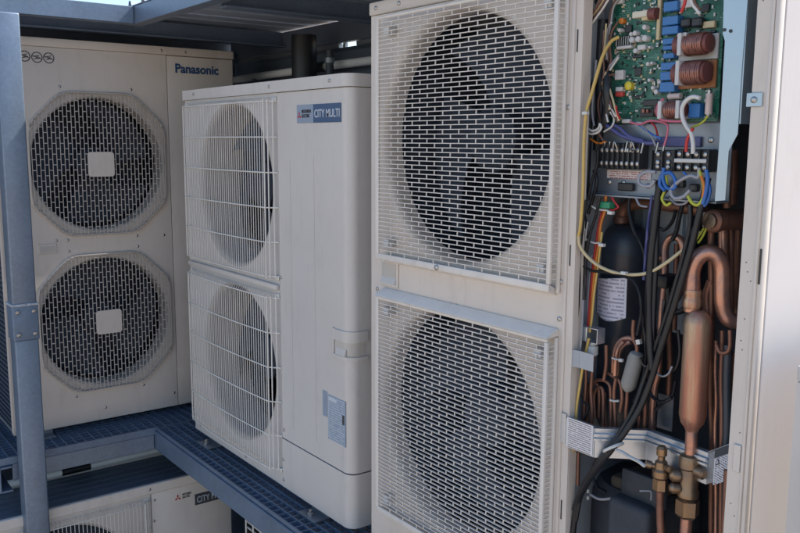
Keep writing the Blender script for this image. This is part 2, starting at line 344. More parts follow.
CW = thing('rear_cladding', 'dark steel cladding boards behind the units, to the right with a bright slot left open', 'wall', (1.975, 0, 0))
for a, b in ((-.03, .36), (.363, .753), (.756, 1.146), (1.149, 1.545)):
    q = MB(); q.prism([(.0, a), (.02, a + .012), (.02, b - .012), (0, b), (.024, b), (.044, b - .012), (.044, a + .012), (.024, a)], 1.0, 4.07, 'xz'); 
    q.v = [(x, y, z) for x, y, z in q.v]; q.build('board', CLAD, CW, 20)
for a, b in ((1.0, 2.93), (3.06, 4.07)): MB().rbox(.006, .03, a, b, 1.547, 1.566, .002, 1).build('rail', ZINCD, CW)
MB().rbox(0, .03, 1.0, 4.07, 1.568, 1.655, .002, 1).build('board', CLAD, CW)
for a in (GZ + .005, GZ + .4, GZ + .795, GZ + 1.19):
    MB().prism([(.03, a), (.05, a + .012), (.05, a + .38), (.03, a + .392), (.054, a + .392), (.074, a + .38), (.074, a + .012), (.054, a)], .2, 4.07, 'xz').build('board', CLAD, CW, 20)
MB().rbox(.01, .025, 3.018, 3.034, 1.547, 1.566, .001, 1).build('slot_bar', ZINCD, CW)
EW = thing('end_cladding', 'dark steel cladding wall behind the twin mesh-fan unit and the lower unit', 'wall', (0, 4.12, 0))
for i in range(9):
    a = GZ + .005 + i * .363; b = min(a + .36, 1.66) if i < 8 else 1.662
    MB().prism([(0, a), (-.012, a + .012), (-.012, b - .012), (0, b), (.012, b), (.012, a)], -.6, 2.05, 'yz').build('board', CLAD, EW, 20)
VP_ = thing('drain_pipe', 'pale plastic pipe running along the cladding behind the units, to the right', 'pipe', (1.93, 0, 1.47))
MB().cyl((0, 1.3, 0), (0, 3.1, 0), .017, n=20).build('pipe', PIPEW, VP_); MB().cyl((0, 3.22, -.002), (0, 4.0, -.01), .017, n=20).build('pipe', PIPEW, VP_)
MB().cyl((0, 3.08, 0), (0, 3.24, 0), .021, n=20).build('coupling', BLACKP, VP_)
for yy in (2.2, 3.7): MB().rbox(-.022, .05, yy - .012, yy + .012, -.024, -.018, .001, 1).build('clip', ZINCD, VP_)
HS = thing('riser_pipe', 'dark insulated riser between the cladding and the ivory wire-guard unit', 'pipe', (1.83, 3.09, -.03))
MB().cyl((0, 0, 0), (0, 0, 1.62), .052, n=20).build('insulation', BLACK, HS); MB().cyl((0, 0, 1.1), (0, 0, 1.13), .0535, n=20).build('strap', ZINCD, HS)
HS2 = thing('thin_riser_pipe', 'thin dark pipe beside the insulated riser behind the ivory unit', 'pipe', (1.86, 2.94, -.03))
MB().cyl((0, 0, 0), (0, 0, 1.55), .016, n=14).build('insulation', DARK, HS2); MB().cyl((0, 0, 1.5), (0, 0, 1.52), .02, n=14).build('strap', ZINCD, HS2)

# ------------------------------------------------------------------ shared unit pieces
def fan(parent, cx, y, cz, r, m, nb=4, rot0=.3, hub=.07, wide=1):
    f = MB(); f.lathe([(.0, -.03), (hub * .75, -.028), (hub, -.01), (hub, .06), (.0, .06)], (cx, y, cz), (0, 1, 0), 28, False); h = f.build('fan_hub', m, parent)
    for k in range(nb):
        a0 = rot0 + 2 * PI * k / nb; g = []
        for i in range(9):
            u = i / 8; rr = hub * .95 + (r - hub * .95) * u; row = []; wd = .62 + .42 * u - .12 * u * u
            for j in range(9):
                t = j / 8; a = a0 + (t - .35) * wd * 1.75 * wide + .28 * u
                row.append((cx + rr * math.cos(a), y + (.062 - .075 * t) * (1 - .25 * u) + .01 * math.sin(PI * t), cz + rr * math.sin(a)))
            g.append(row)
        MB().sheet(g, (0, .0035, 0)).build('fan_blade', m, parent, 50)
def bell(parent, cx, cz, r, m, depth=.085, lip=.012):
    prof = [(r + .001, -.0005)] + [(r - lip * math.sin(PI / 2 * i / 8), lip * 1.6 * (1 - math.cos(PI / 2 * i / 8)) + .0005) for i in range(1, 9)] + [(r - lip, depth), (r - lip + .003, depth), (r - lip + .003, lip * 1.8)]
    return MB().lathe(prof, (cx, 0, cz), (0, 1, 0), 72, False).build('bell_mouth', m, parent, 60)
def rounded_rect(x0, x1, z0, z1, r, n=5):
    o = []
    for cx, cz, a in ((x1 - r, z1 - r, 0), (x0 + r, z1 - r, 1), (x0 + r, z0 + r, 2), (x1 - r, z0 + r, 3)):
        o += [(cx + r * math.cos(PI / 2 * (a + i / n)), cz + r * math.sin(PI / 2 * (a + i / n))) for i in range(n + 1)]
    return o
def foot(parent, x, y0, dx=.05, m=None):
    q = MB(); q.rbox(x - dx, x + dx, y0 - .035, y0 + .09, -.0255, -.021, .001, 1); q.box(x - dx, x + dx, y0 + .02, y0 + .024, -.021, 0)
    o = q.build('mounting_foot', m or ZINCD, parent); MB().lathe([(.011, 0), (.011, .007), (.006, .009), (.006, .018)], (x, y0 - .017, -.021), (0, 0, 1), 6).build('bolt', SCREW, o, 20)

# ------------------------------------------------------------------ unit 1: twin mesh-fan unit, facing -Y
U1 = thing('outdoor_unit', 'beige twin-fan outdoor unit with octagonal mesh guards and square centre plates, behind the post', 'outdoor unit', (.706, 3.459, 0))
W1, D1, H1 = .98, .37, 1.51
q = MB(); q.holed(.0, .676, .775, H1, .382, 1.063, .270, 0); q.holed(.0, .676, .002, .775, .384, .418, .270, 0)
q.box(0, .004, .0005, .035, .002, H1); q.build('fan_panel', CREAM, U1)
MB().rbox(.679, W1, -.001, .02, .002, H1 - .001, .004, 2).build('service_panel', CREAM, U1)
MB().rbox(W1 - .003, W1, .02, D1, .002, H1 - .001, .001, 1).build('side_panel', CREAM, U1)
q = MB(); q.box(.012, .016, .036, D1, .01, H1)
for i in range(74): q.box(.006, .012, .04, D1 - .01, .012 + i * .0202, .0135 + i * .0202)
stuff(q.build('side_coil', COIL, U1, 0))
MB().rbox(.003, .02, D1 - .03, D1, .002, H1, .002, 1).build('corner_post', CREAM, U1)
MB().box(.02, W1 - .004, D1 - .012, D1 - .004, .01, H1 - .003).build('rear_coil', COIL, U1)
MB().box(.676, .6785, .006, D1 - .013, .01, H1 - .003).build('partition', DARK, U1)
q = MB(); q.rbox(-.004, W1 + .004, -.005, D1 + .004, H1 + .001, 1.545, .005, 2); q.build('lid', CREAM, U1)
MB().box(.005, W1 - .005, .003, D1 - .013, 0, .0018).build('base_pan', CREAM, U1)
screws(U1, [(.655, -.005, 1.527), (.76, -.005, 1.527), (.1, -.005, 1.527), (.66, 0, .06), (.36, 0, .05), (.06, 0, .05), (.64, 0, .76), (.2, 0, .765), (.80, -.001, .05), (.95, -.001, .05)])
for k, (cx, cz) in enumerate(((.383, 1.063), (.385, .418))):
    bell(U1, cx - .001, cz, .270, BELL, .085, .009); fan(U1, cx, .10, cz, .252, FAND, 3, .4 + k)
    hw, hh, ct = .274, .287, .13
    oc = [Vector(v) for v in ((-hw + ct, -hh), (hw - ct, -hh), (hw, -hh + ct), (hw, hh - ct), (hw - ct, hh), (-hw + ct, hh), (-hw, hh - ct), (-hw, -hh + ct))]; oct_ = []
    for i in range(8):                                                 # the corners of the octagon are rounded
        a_, b_, c_ = oc[i - 1], oc[i], oc[(i + 1) % 8]; p0 = b_ + (a_ - b_).normalized() * .045; p1 = b_ + (c_ - b_).normalized() * .045
        oct_ += [tuple(p0 * (1 - t) ** 2 + b_ * 2 * t * (1 - t) + p1 * t * t) for t in (0, .25, .5, .75, 1)]
    def lim(v, a, b, c): return b - max(0, abs(v) - (a - c))           # half length of the chord at v in the octagon
    g = MB(); p = .0153; n = int(hw / p); brick = .0415; yf = -.017
    for i in range(-n, n + 1):
        x = i * p; L = lim(x, hw, hh, ct) - .006
        g.box(cx + x - .0012, cx + x + .0012, yf, yf + .003, cz - L, cz + L)
        if i < n:
            z = -math.ceil(hh / brick) * brick + (i % 2) * brick / 2
            while z < hh:
                xm = x + p / 2
                if abs(z) < lim(abs(xm) + p / 2, hw, hh, ct) - .012: g.box(cx + x + .0013, cx + x + p - .0013, yf + .0003, yf + .0027, cz + z - .0015, cz + z + .0015)
                z += brick
    G = stuff(g.build('fan_guard', GUARD, U1, 0))
    r_ = MB(); out = [(cx + a, cz + b) for a, b in oct_]; inn = [(cx + a * .972, cz + b * .972) for a, b in oct_]; m8 = 8
    vs = [(a, -.001, b) for a, b in out] + [(cx + (a - cx) * .985, yf, cz + (b - cz) * .985) for a, b in out] + [(a, yf, b) for a, b in inn] + [(a, yf + .005, b) for a, b in inn]
    r_.add(vs, [(l * 40 + i, l * 40 + (i + 1) % 40, l * 40 + 40 + (i + 1) % 40, l * 40 + 40 + i) for l in range(3) for i in range(40)]); r_.build('rim', GUARD, G, 20)
    q = MB(); q.prism(rounded_rect(cx - .052, cx + .052, cz - .049, cz + .049, .012), yf - .0015, yf - .006, 'xz'); c_ = q.build('centre_plate', BEIGE, G, 30)
    q = MB()
    for i in range(-5, 6): q.box(cx + i * .0088 - .001, cx + i * .0088 + .001, yf - .0072, yf - .0061, cz - .042, cz + .042)
    q.box(cx - .003, cx + .003, yf - .0005, yf - .0012, cz - .03, cz + .03); q.build('centre_ribs', BEIGE, U1, 0)
    for sx in (-.14, .14): screws(U1, [(cx + sx, 0, cz + hh + .014), (cx + sx, 0, cz - hh - .012)])
# hand hold, stickers, lettering
q = MB(); a = (0.126,0.2,0.715,0.754); q.rbox(a[0], a[1], -.004, -.0005, a[2], a[3], .002, 1); h_ = q.build('hand_hold', CREAM, U1)
MB().rbox(a[0] + .008, a[1] - .006, -.0052, -.0042, a[2] + .006, a[3] - .009, .0004, 1).build('recess', BELL, h_)
for px in ((0.122,0,1.472), (0.166,0,1.47), (0.209,0,1.47)):
    x, _, z = px; q = MB(); n = 28; ro, ri = .0205, .0172
    vs = [(x + rr * math.cos(2 * PI * i / n), yy, z + rr * math.sin(2 * PI * i / n)) for rr, yy in ((ro, -.0006), (ro, -.0012), (ri, -.0012), (ri, -.0006)) for i in range(n)]
    q.add(vs, [(l * n + i, l * n + (i + 1) % n, ((l + 1) % 4) * n + (i + 1) % n, ((l + 1) % 4) * n + i) for l in range(4) for i in range(n)])
    q.obox((x, -.0009, z), (.034, 0, -.012), (0, .0006, 0), (.0008, 0, .002))
    for dx, dz, l in ((-.008, .004, .012), (.003, .007, .01), (-.004, -.005, .014), (.008, -.002, .008), (.001, .001, .01)): q.obox((x + dx, -.0009, z + dz), (l, 0, .004), (0, .0006, 0), (-.001, 0, .0028))
    q.build('warning_roundel', INK, U1, 0)
text('lettering', 'Panasonic', .052, (0.713,-0.003,1.442), LOGOB, U1, bold=.0014, sx=.96)
for x in (.10, .88): foot(U1, x, 0)

# ------------------------------------------------------------------ wire guard used by the ivory units
def wire_guard(parent, x0, x1, z0, z1, bulge=.04, pitch=.0155, rows=6, m=None):
    m = m or WIRE; g = MB(); n = int((x1 - x0 - .06) / pitch); st = (x1 - x0 - .06) / n
    def yb(x): t = (x - x0) / (x1 - x0); return -bulge * (.72 + .28 * math.sin(PI * min(max(t, 0), 1)))
    for i in range(n + 1):
        x = x0 + .03 + i * st; b = yb(x); g.tube([(x, -.002, z0 + .008), (x, b * .75, z0 + .006), (x, b, z0 + .022), (x, b, z1 - .022), (x, b * .75, z1 - .006), (x, -.002, z1 - .008)], .0014, 5, 1)
    for xx, b, rr in ((x0 + .006, -.012, .0016), (x0 + .018, -.028, .0016), (x1 - .026, -.034, .0024), (x1 - .014, -.026, .0022), (x1 - .005, -.012, .0024)):
        g.tube([(xx, b, z0 + .012), (xx, b, z1 - .012)], rr, 5, 1)
    G = stuff(g.build('fan_guard', m, parent, 60)); h = MB()
    for k in range(rows):
        z = z0 + .018 + (z1 - z0 - .036) * k / (rows - 1)
        h.tube([(x0 - .004, -.002, z), (x0 + .005, -.014, z), (x0 + .03, yb(x0 + .03) - .003, z)] + [(x0 + .03 + (x1 - x0 - .06) * t / 10, yb(x0 + .03 + (x1 - x0 - .06) * t / 10) - .003, z) for t in range(1, 11)] + [(x1 - .005, -.014, z), (x1 + .006, -.002, z)], .0022, 6, 1)
    h.build('cross_wires', m, G, 60)
    for xx in (x0 + .005, x1 - .012):
        for zz in (z0 + .012, z1 - .012): MB().rbox(xx - .012, xx + .014, -.006, -.0005, zz - .007, zz + .007, .002, 1).build('clip', m, G)
    return G
def diamonds(x, y, z, s, parent, m):
    q = MB()
    for a in (PI / 2, PI / 2 + 2 * PI / 3, PI / 2 + 4 * PI / 3):
        d = Vector((math.cos(a), 0, math.sin(a))); e = Vector((-math.sin(a), 0, math.cos(a))); o = Vector((x, y, z))
        pts = [o, o + d * s * .5 + e * s * .29, o + d * s, o + d * s * .5 - e * s * .29]
        q.add([p + Vector((0, t, 0)) for t in (0, -.0006) for p in pts], [(3, 2, 1, 0), (4, 5, 6, 7)] + [(i, (i + 1) % 4, 4 + (i + 1) % 4, 4 + i) for i in range(4)])
    return q.build('badge_emblem', m, parent, 0)

# ------------------------------------------------------------------ unit 2: ivory unit with wire guards, facing -X
U2 = thing('outdoor_unit', 'ivory twin-fan outdoor unit with white wire guards on the upper platform', 'outdoor unit', (1.32, 3.125, 0), -PI / 2)
W2, D2, H2 = 1.137, .34, 1.31
q = MB(); q.holed(0, .725, .69, H2, .405, 1.005, .287, 0); q.holed(0, .725, .002, .69, .405, .37, .287, 0); q.box(0, .003, .0005, .06, .002, H2); q.build('fan_panel', IVORY, U2)
def wrap(z0, z1, x0, m, name, off=0, d=.10, r=.032, t=.004):
    pts = [(x0, -off)] + [(W2 - r + (r + off) * math.sin(PI / 2 * i / 8), r - (r + off) * math.cos(PI / 2 * i / 8)) for i in range(9)] + [(W2 + off, d)]
    r2 = r - t - off; inn = [(W2 - t, d)] + [(W2 - r + (r - t) * math.sin(PI / 2 * i / 8), r - (r - t) * math.cos(PI / 2 * i / 8)) for i in range(8, -1, -1)] + [(x0, t)]
    return MB().prism(pts + inn, z0, z1).build(name, m, U2, 30)
wrap(.176, H2 - .001, .7275, IVORY, 'service_panel', .001, .325)
wrap(.003, .172, .7275, IVORY, 'lower_panel', .002, .325)
MB().rbox(W2 - .004, W2, .326, D2 - .001, .002, H2, .001, 1).build('side_post', IVORY, U2)
MB().box(.004, W2 - .006, D2 - .012, D2 - .003, .01, H2 - .003).build('rear_coil', COIL, U2)
MB().box(.725, .727, .006, D2 - .013, .01, H2 - .003).build('partition', DARK, U2)
q = MB(); lid = [(-.006, -.008)] + [(W2 - .03 + .036 * math.sin(PI / 2 * i / 6), .028 - .036 * math.cos(PI / 2 * i / 6)) for i in range(7)] + [(W2 + .006, D2 + .004), (-.006, D2 + .004)]
q.prism(lid, H2 + .001, 1.347); bmv = q.build('lid', IVORY, U2, 30)
MB().box(.005, .02, .012, D2 - .014, .01, H2 - .003).build('side_coil', COIL, U2)
screws(U2, [(.10, -.008, 1.330), (.69, -.008, 1.330), (1.05, -.008, 1.330), (.74, -.001, .205), (.735, -.002, .03), (.735, -.002, .10), (.05, 0, .03), (.45, 0, .022), (.735, -.001, .72)])
for k, cz in enumerate((1.005, .37)):
    bell(U2, .405, cz, .287, mat('shroud_plastic', (.42, .39, .36), .55, var=.1, dirt=.3), .165, .014); fan(U2, .405, .12, cz, .262, FAND, 4, 1.2 + k, .085, 1.15)
wire_guard(U2, .022, .722, .703, 1.302); wire_guard(U2, .022, .722, .045, .668)
MB().rbox(.01, .722, -.014, -.0005, .676, .694, .004, 2).build('guard_ledge', IVORY, U2)
q = MB()
for x, zt in ((.802, 1.10), (.945, 1.115)): q.rbox(x - .0025, x + .0025, -.0022, -.0012, .225, zt, .0004, 1)
q.build('pressed_rib', IVORY, U2)
ax0, ax1, az0, az1 = 0.853,1.114,1.213,1.267
ax1 = min(ax1, 1.10); xm = ax0 + (ax1 - ax0) * .39
MB().rbox(ax0, xm, -.0032, -.0012, az0, az1, .0006, 1).build('badge_plate', BADGEL, U2); MB().rbox(xm + .0003, ax1, -.0032, -.0012, az0, az1, .0006, 1).build('badge_plate', BADGED, U2)
diamonds(ax0 + .016, -.0033, az0 + .022, .0125, U2, LOGOR)
text('badge_lettering', 'MITSUBISHI\nELECTRIC', .0135, (ax0 + .031, -.0036, (az0 + az1) / 2 + .003), INK, U2, bold=.0003, sx=.78)
text('badge_lettering', 'CITY MULTI', .033, (xm + .007, -.0036, (az0 + az1) / 2 - .0115), LETTER, U2, sx=.8, bold=.0002)
a = 1.016,1.114,0.256,0.398
MB().rbox(a[0], a[1], -.0020, -.0012, a[2], a[3], .0003, 1).build('spec_sticker', SPECS, U2); MB().rbox(a[0] + .006, a[0] + .05, -.0026, -.0021, a[3] - .017, a[3] - .007, .0002, 1).build('sticker_heading', LETTER, U2); MB().rbox(a[1] - .018, a[1] - .006, -.0026, -.0021, a[3] - .075, a[3] - .045, .0002, 1).build('sticker_mark', BADGEK, U2); MB().rbox(a[0] + .004, a[0] + .006, -.0026, -.0021, a[2] + .006, a[3] - .004, .0002, 1).build('sticker_rule', LETTER, U2); MB().rbox(a[0] - .03, a[0] - .003, -.0020, -.0012, a[3] - .075, a[3] + .006, .0003, 1).build('side_sticker', BADGEL, U2)
wrap(.577, .610, 1.055, IVORY, 'handle_cover', .006, .06); hl = wrap(.522, .534, 1.055, IVORY, 'handle_lip', .007, .06); wrap(.534, .577, 1.062, BELL, 'handle_pocket', .0018, .055); MB().prism([(-.0014, .535), (-.0014, .556), (-.0075, .535)], 1.066, 1.118, 'yz').build('handle_scoop', IVORY, U2)
MB().rbox(1.049, 1.0565, -.0075, -.0012, .520, .612, .002, 1).build('handle_rim', IVORY, U2)
q = MB(); q.rbox(W2 - .0005, W2 + .003, .09, .24, .02, .13, .002, 1); q.build('pipe_cover', IVORY, U2)
for x in (.14, .93): foot(U2, x, 0)
MB().box(.004, W2 - .03, .004, D2 - .013, 0, .0019).build('base_pan', IVORY, U2)

# ------------------------------------------------------------------ unit 3: opened unit, facing -X
U3 = thing('outdoor_unit', 'opened beige outdoor unit showing its green circuit board and copper pipework', 'outdoor unit', (1.32, 1.88, 0), -PI / 2)
W3, D3, H3 = 1.135, .38, 1.485
FX = .727
q = MB(); q.holed(0, .70, .815, H3, .357, 1.166, .308, 0); q.holed(0, .70, .002, .815, .352, .462, .302, 0); q.box(0, .003, .0005, D3, .002, H3); q.build('fan_panel', BEIGE, U3)
q = MB(); q.rbox(.7003, .7085, -.003, .012, .002, H3, .002, 2); q.rbox(.7087, FX, .001, .006, .002, H3, .001, 1); q.rbox(FX - .004, FX - .0005, .0062, .03, .002, H3, .001, 1); q.build('panel_edge', BEIGE, U3)
for z in (.928, .372, 1.36): MB().rbox(.7125, .716, .0002, .0009, z - .022, z + .022, .0003, 1).build('panel_slot', BLACKP, U3)
q = MB(); q.rbox(-.004, W3 + .004, -.006, D3 + .004, H3 + .001, 1.52, .005, 2); q.build('lid', BEIGE, U3)
screws(U3, [(.03, -.006, 1.503), (.13, -.006, 1.503), (.30, -.006, 1.503), (.52, -.006, 1.503), (.692, 0, .87), (.692, 0, .79), (.697, 0, 1.23), (.36, 0, .765), (.03, 0, .76)])
for k, cz in enumerate((1.166, .462)):
    bell(U3, (.357, .352)[k], cz, (.308, .302)[k], BEIGE, .055, .016); fan(U3, (.357, .352)[k], .12, cz, .275, FAND, 3, .9 + k, .08)
def brick_grille(z0, z1, hood):
    x0, x1, yf = .070, .683, -.030; xb = .688; xl = .03; rows = 56; g = MB(); p = (z1 - z0) / rows; br = .0585
    for i in range(1, rows):
        z = z0 + i * p; t = .0009
        g.box(x0, x1, yf, yf + .005, z - t, z + t)
        g.add([(x1, yf, z - t), (xb, -.004, z - t), (xb - .004, -.004, z - t), (x1 - .004, yf + .004, z - t), (x1, yf, z + t), (xb, -.004, z + t), (xb - .004, -.004, z + t), (x1 - .004, yf + .004, z + t)],
              [(0, 3, 2, 1), (4, 5, 6, 7), (0, 1, 5, 4), (1, 2, 6, 5), (2, 3, 7, 6), (3, 0, 4, 7)])
        g.add([(x0, yf, z - t), (x0 + .004, yf + .003, z - t), (xl + .004, -.004, z - t), (xl, -.004, z - t), (x0, yf, z + t), (x0 + .004, yf + .003, z + t), (xl + .004, -.004, z + t), (xl, -.004, z + t)],
              [(0, 3, 2, 1), (4, 5, 6, 7), (0, 1, 5, 4), (1, 2, 6, 5), (2, 3, 7, 6), (3, 0, 4, 7)])
    for i in range(rows):
        z = z0 + i * p; x = x0 + (.5 if i % 2 else 0) * br + br
        while x < x1 - .012:
            g.box(x - .001, x + .001, yf + .0003, yf + .0027, z + .0009, z + p - .0009); x += br
    G = stuff(g.build('fan_grille', GRILLE, U3, 0)); r = MB()
    r.rbox(x0 - .004, x0 + .004, yf - .001, yf + .006, z0 - .002, z1 + .004, .0015, 1); r.rbox(x1 - .005, x1 + .006, yf - .0015, yf + .006, z0 + .001, z1 - .001, .002, 2)
    r.rbox(x0 - .0035, xb - .002, yf - .0007, yf + .0055, z0 - .016, z0 + .0005, .0025, 2); r.rbox(x0 - .0035, xb - .002, yf - .0012, yf + .0055, z1 - .001, z1 + .007, .002, 1)
    r.rbox(xb - .004, xb + .0045, -.0075, -.0008, z0 - .02, z1 + .008, .002, 2)
    r.prism([(-.0008, z0 - .026), (-.0008, z0 - .012), (yf + .006, z0 - .0005), (yf + .006, z0 - .014)], x0, xb - .008, 'yz')
    r.rbox(xl - .003, xl + .005, -.0075, -.0008, z0 - .02, z1 + .008, .002, 2)
    r.build('rim', GRILLE, G)
    if hood:
        r = MB(); r.prism([(-.0008, z1 + .024), (-.004, z1 + .027), (yf - .004, z1 + .012), (yf - .006, z1 + .009), (yf - .0015, z1 + .0075), (-.0008, z1 + .012)], x0 - .006, xb + .003, 'yz'); r.build('hood', GRILLE, G)
    for xx in (x0 + .02, x1 - .04):
        for zz in (z0 + .03, z1 - .03): MB().rbox(xx, xx + .022, -.026, -.0005, zz - .011, zz + .011, .002, 1).build('bracket', WHITEP, G)
    MB().lathe([(.007, 0), (.007, .002), (.004, .004)], (.32, yf - .001, z0 - .008), (0, -1, 0), 12).build('fixing_screw', SCREW, G)
brick_grille(.865, 1.468, False); brick_grille(.155, .742, True)
a = (.055, .118, .782, .838)
q = MB(); q.rbox(a[0] - .008, a[1] + .008, -.004, -.0005, a[2] - .008, a[3] + .006, .002, 1); h_ = q.build('hand_hold', BEIGE, U3)
MB().rbox(a[0], a[1], -.0050, -.0043, a[2] + .012, a[3], .0003, 1).build('recess', BELL, h_); MB().prism([(-.0043, a[2]), (-.0043, a[2] + .02), (-.009, a[2] + .004), (-.009, a[2])], a[0], a[1], 'yz').build('scoop', WHITEP, h_)
# compartment shell
MB().box(.006, .02, .012, D3 - .02, .01, H3 - .003).build('side_coil', COIL, U3)
q = MB(); q.add([(.715, .032, .004), (.665, D3 - .02, .004), (.665, D3 - .02, H3), (.715, .032, H3), (.712, .030, .004), (.662, D3 - .022, .004), (.662, D3 - .022, H3), (.712, .030, H3)],
    [(0, 1, 2, 3), (7, 6, 5, 4), (0, 4, 5, 1), (1, 5, 6, 2), (2, 6, 7, 3), (3, 7, 4, 0)]); q.build('partition', PLATE, U3)
MB().box(.004, W3 - .004, D3 - .014, D3 - .004, .01, H3 - .002).build('rear_coil', COIL, U3)
MB().rbox(.004, W3 - .004, .003, D3 - .016, .0, .0019, .0005, 1).build('base_pan', BEIGE, U3)
q = MB(); zz = [(1.095, .002), (1.121, .002), (1.121, .0045), (1.0975, .0045), (1.0975, .03), (1.095, .03)]
q.prism(zz, .004, H3 - .001); q.rbox(1.1213, 1.1262, -.001, .02, .004, H3 - .001, .0015, 2); q.rbox(1.1263, W3 - .0005, .0015, .02, .004, H3 - .001, .003, 2); pl = q.build('corner_pillar', BEIGE, U3)
hm = MB().lathe([(.0011, 0), (.0011, .0003)], (0, 0, 0), (0, -1, 0), 8).mesh('pillar_hole'); hm.materials.append(BLACKP)
for i in range(17):
    z = random.uniform(.1, 1.42); put('pillar_hole', hm, pl, (random.uniform(1.104, 1.116), .0019, z))
for z in (.955, .30): MB().rbox(1.1285, 1.1325, .0005, .0013, z - .03, z + .03, .0003, 1).build('panel_slot', BLACKP, U3)
MB().rbox(W3 - .004, W3, .0205, D3 - .001, .002, H3 - .001, .0015, 1).build('side_panel', mat('side_lit_beige_paint', (.60, .565, .56), .5, var=.04, scale=3, dirt=.15), U3)  # cabinet paint tinted mauve to carry the light falling on this side
q = MB(); a = 1.088,1.116,1.219,1.242; q.rbox(a[0], a[1], -.002, .0008, a[2], a[3], .0008, 1); k_ = q.build('pillar_clip', ZINC, U3); screws(U3, [((a[0] + a[1]) / 2, -.002, (a[2] + a[3]) / 2)])
for x in (.12, 1.0): foot(U3, x, 0)

# --- control box
DB = .085
a = 0.697,0.991,1.054,1.479
q = MB(); q.box(a[0] - .02, a[1] + .02, DB + .004, DB + .007, a[2], H3 - .004); q.box(a[0] - .02, a[1] + .02, DB - .035, DB + .004, a[2] - .003, a[2]); CB = q.build('control_box', ZINCD, U3)
# zinc end plate (front flange and side)
fl = [(1.015,0.03,1.409), (1.06,0.03,1.403), (1.057,0.03,1.291), (1.057,0.03,1.175), (1.042,0.03,1.146), (1.041,0.03,1.06), (1.021,0.03,1.057), (1.023,0.03,1.168), (1.022,0.03,1.289), (1.022,0.03,1.334), (1.017,0.03,1.347)]
q = MB(); q.prism([(x, z) for x, y, z in fl], .03, .0315, 'xz'); q.build('end_plate', ZINC, CB, 20)
xe = fl[1][0]; q = MB(); q.box(xe - .003, xe, .0317, .085, (1.056,0.03,1.192)[2], fl[0][2] - .004); q.build('end_plate_side', ZINC, CB)
for p in ((1.02,0.029,1.353), (1.032,0.029,1.35)): MB().lathe([(.003, 0), (.003, .0006)], p, (0, -1, 0), 10).build('plate_hole', BLACKP, CB)
# board
bz = 0.738,0.989,1.199,1.467
q = MB(); q.rbox(bz[0], bz[1], .075, .0768, bz[2], H3 - .006, .0004, 1); BD = q.build('circuit_board', PCB, U3)
def comp(name, m, x0, x1, z0, z1, h, b=.0012, parent=None): return MB().rbox(x0, x1, .0748 - h, .0748, z0, z1, b, 1).build(name, m, parent or BD)
for r in ((0.871,0.903,1.424,1.447), (0.873,0.904,1.402,1.42), (0.872,0.906,1.377,1.393), (0.872,0.907,1.36,1.375), (0.875,0.9,1.342,1.353), (0.876,0.899,1.332,1.34), (0.877,0.902,1.316,1.326), (0.873,0.906,1.295,1.309), (0.873,0.906,1.276,1.292), (0.873,0.906,1.254,1.273), (0.939,0.962,1.205,1.231)):
    comp('relay', BLUEP, *r, .019)
comp('spacer', W_CRM, *(0.851,0.859,1.354,1.465), .008)
def coil(base, r, wr, mb, frame=None):
    if base: comp('coil_base', mb, *base, .006)
    x0, x1, z0, z1 = r; zc = (z0 + z1) / 2; yc = .052; rr = (z1 - z0) / 2 * .92
    MB().lathe([(rr * .5, 0), (rr, .001), (rr, x1 - x0 - .001), (rr * .5, x1 - x0)], (x0, yc, zc), (1, 0, 0), 28, True).build('ferrite_core', FERR, BD, 40)
    q = MB(); n = max(6, int((wr[1] - wr[0]) / .0042)); st = (wr[1] - wr[0]) / n
    for i in range(n):
        x = wr[0] + (i + .5) * st; w = [(x + random.uniform(-.0006, .0006), yc + (rr + .0018) * math.sin(t * 2 * PI / 20), zc + (rr + .0018) * math.cos(t * 2 * PI / 20)) for t in range(21)]
        q.tube(w, st * .52, 6, 1)
    q.build('winding', WIND, BD, 60)
    if frame:
        for xx in frame: MB().rbox(xx - .004, xx + .004, yc - rr - .004, .074, z0 - .002, z1 + .002, .001, 1).build('coil_frame', WHITEP, BD)
b1 = 0.902,0.984,1.31,1.355; r1 = 0.909,0.992,1.319,1.355; w1 = 0.932,0.972,1.319,1.354
coil(b1, (r1[0], w1[1] + .008, r1[2], r1[3]), (w1[0], w1[1]), WHITEP, (w1[0] - .004,))
comp('coil_plate', WHITEP, *(0.922,0.937,1.323,1.358), .036)
b2 = 0.905,0.983,1.259,1.309; r2 = 0.91,0.979,1.266,1.306; w2 = 0.932,0.972,1.268,1.303
coil(b2, (r2[0], r2[1], r2[2], r2[3]), (w2[0], w2[1]), BROWNB, (w2[0] - .004,))
b3 = 0.867,0.927,1.202,1.238; r3 = 0.875,0.935,1.206,1.235; w3 = 0.898,0.926,1.207,1.233
coil(b3, (r3[0], r3[1], r3[2], r3[3]), (w3[0], w3[1]), GREENP, (w3[0] - .008, w3[1] + .003))
def vcyl(name, m, p0, p1, r, n=14): return MB().cyl(p0, p1, r, n=n).build(name, m, BD)
vcyl('fuse', PINKC, (0.977,0.062,1.248), (0.977,0.062,1.211), .0065); vcyl('fuse_cap', SCREW, (0.977,0.062,1.254), (0.977,0.062,1.247), .0045); vcyl('fuse_cap', SCREW, (0.977,0.062,1.211), (0.977,0.062,1.205), .0045)
vcyl('resistor', PINKC, (0.89,0.064,1.246), (0.916,0.064,1.246), .006)
for r in ((0.91,0.93,1.37,1.386), (0.933,0.954,1.368,1.385)): comp('capacitor', BLACKP, *r, .018, .003)
comp('connector', W_CRM, *(0.952,0.976,1.365,1.377), .009); comp('connector', WHITEP, *(0.9,0.928,1.406,1.427), .010)
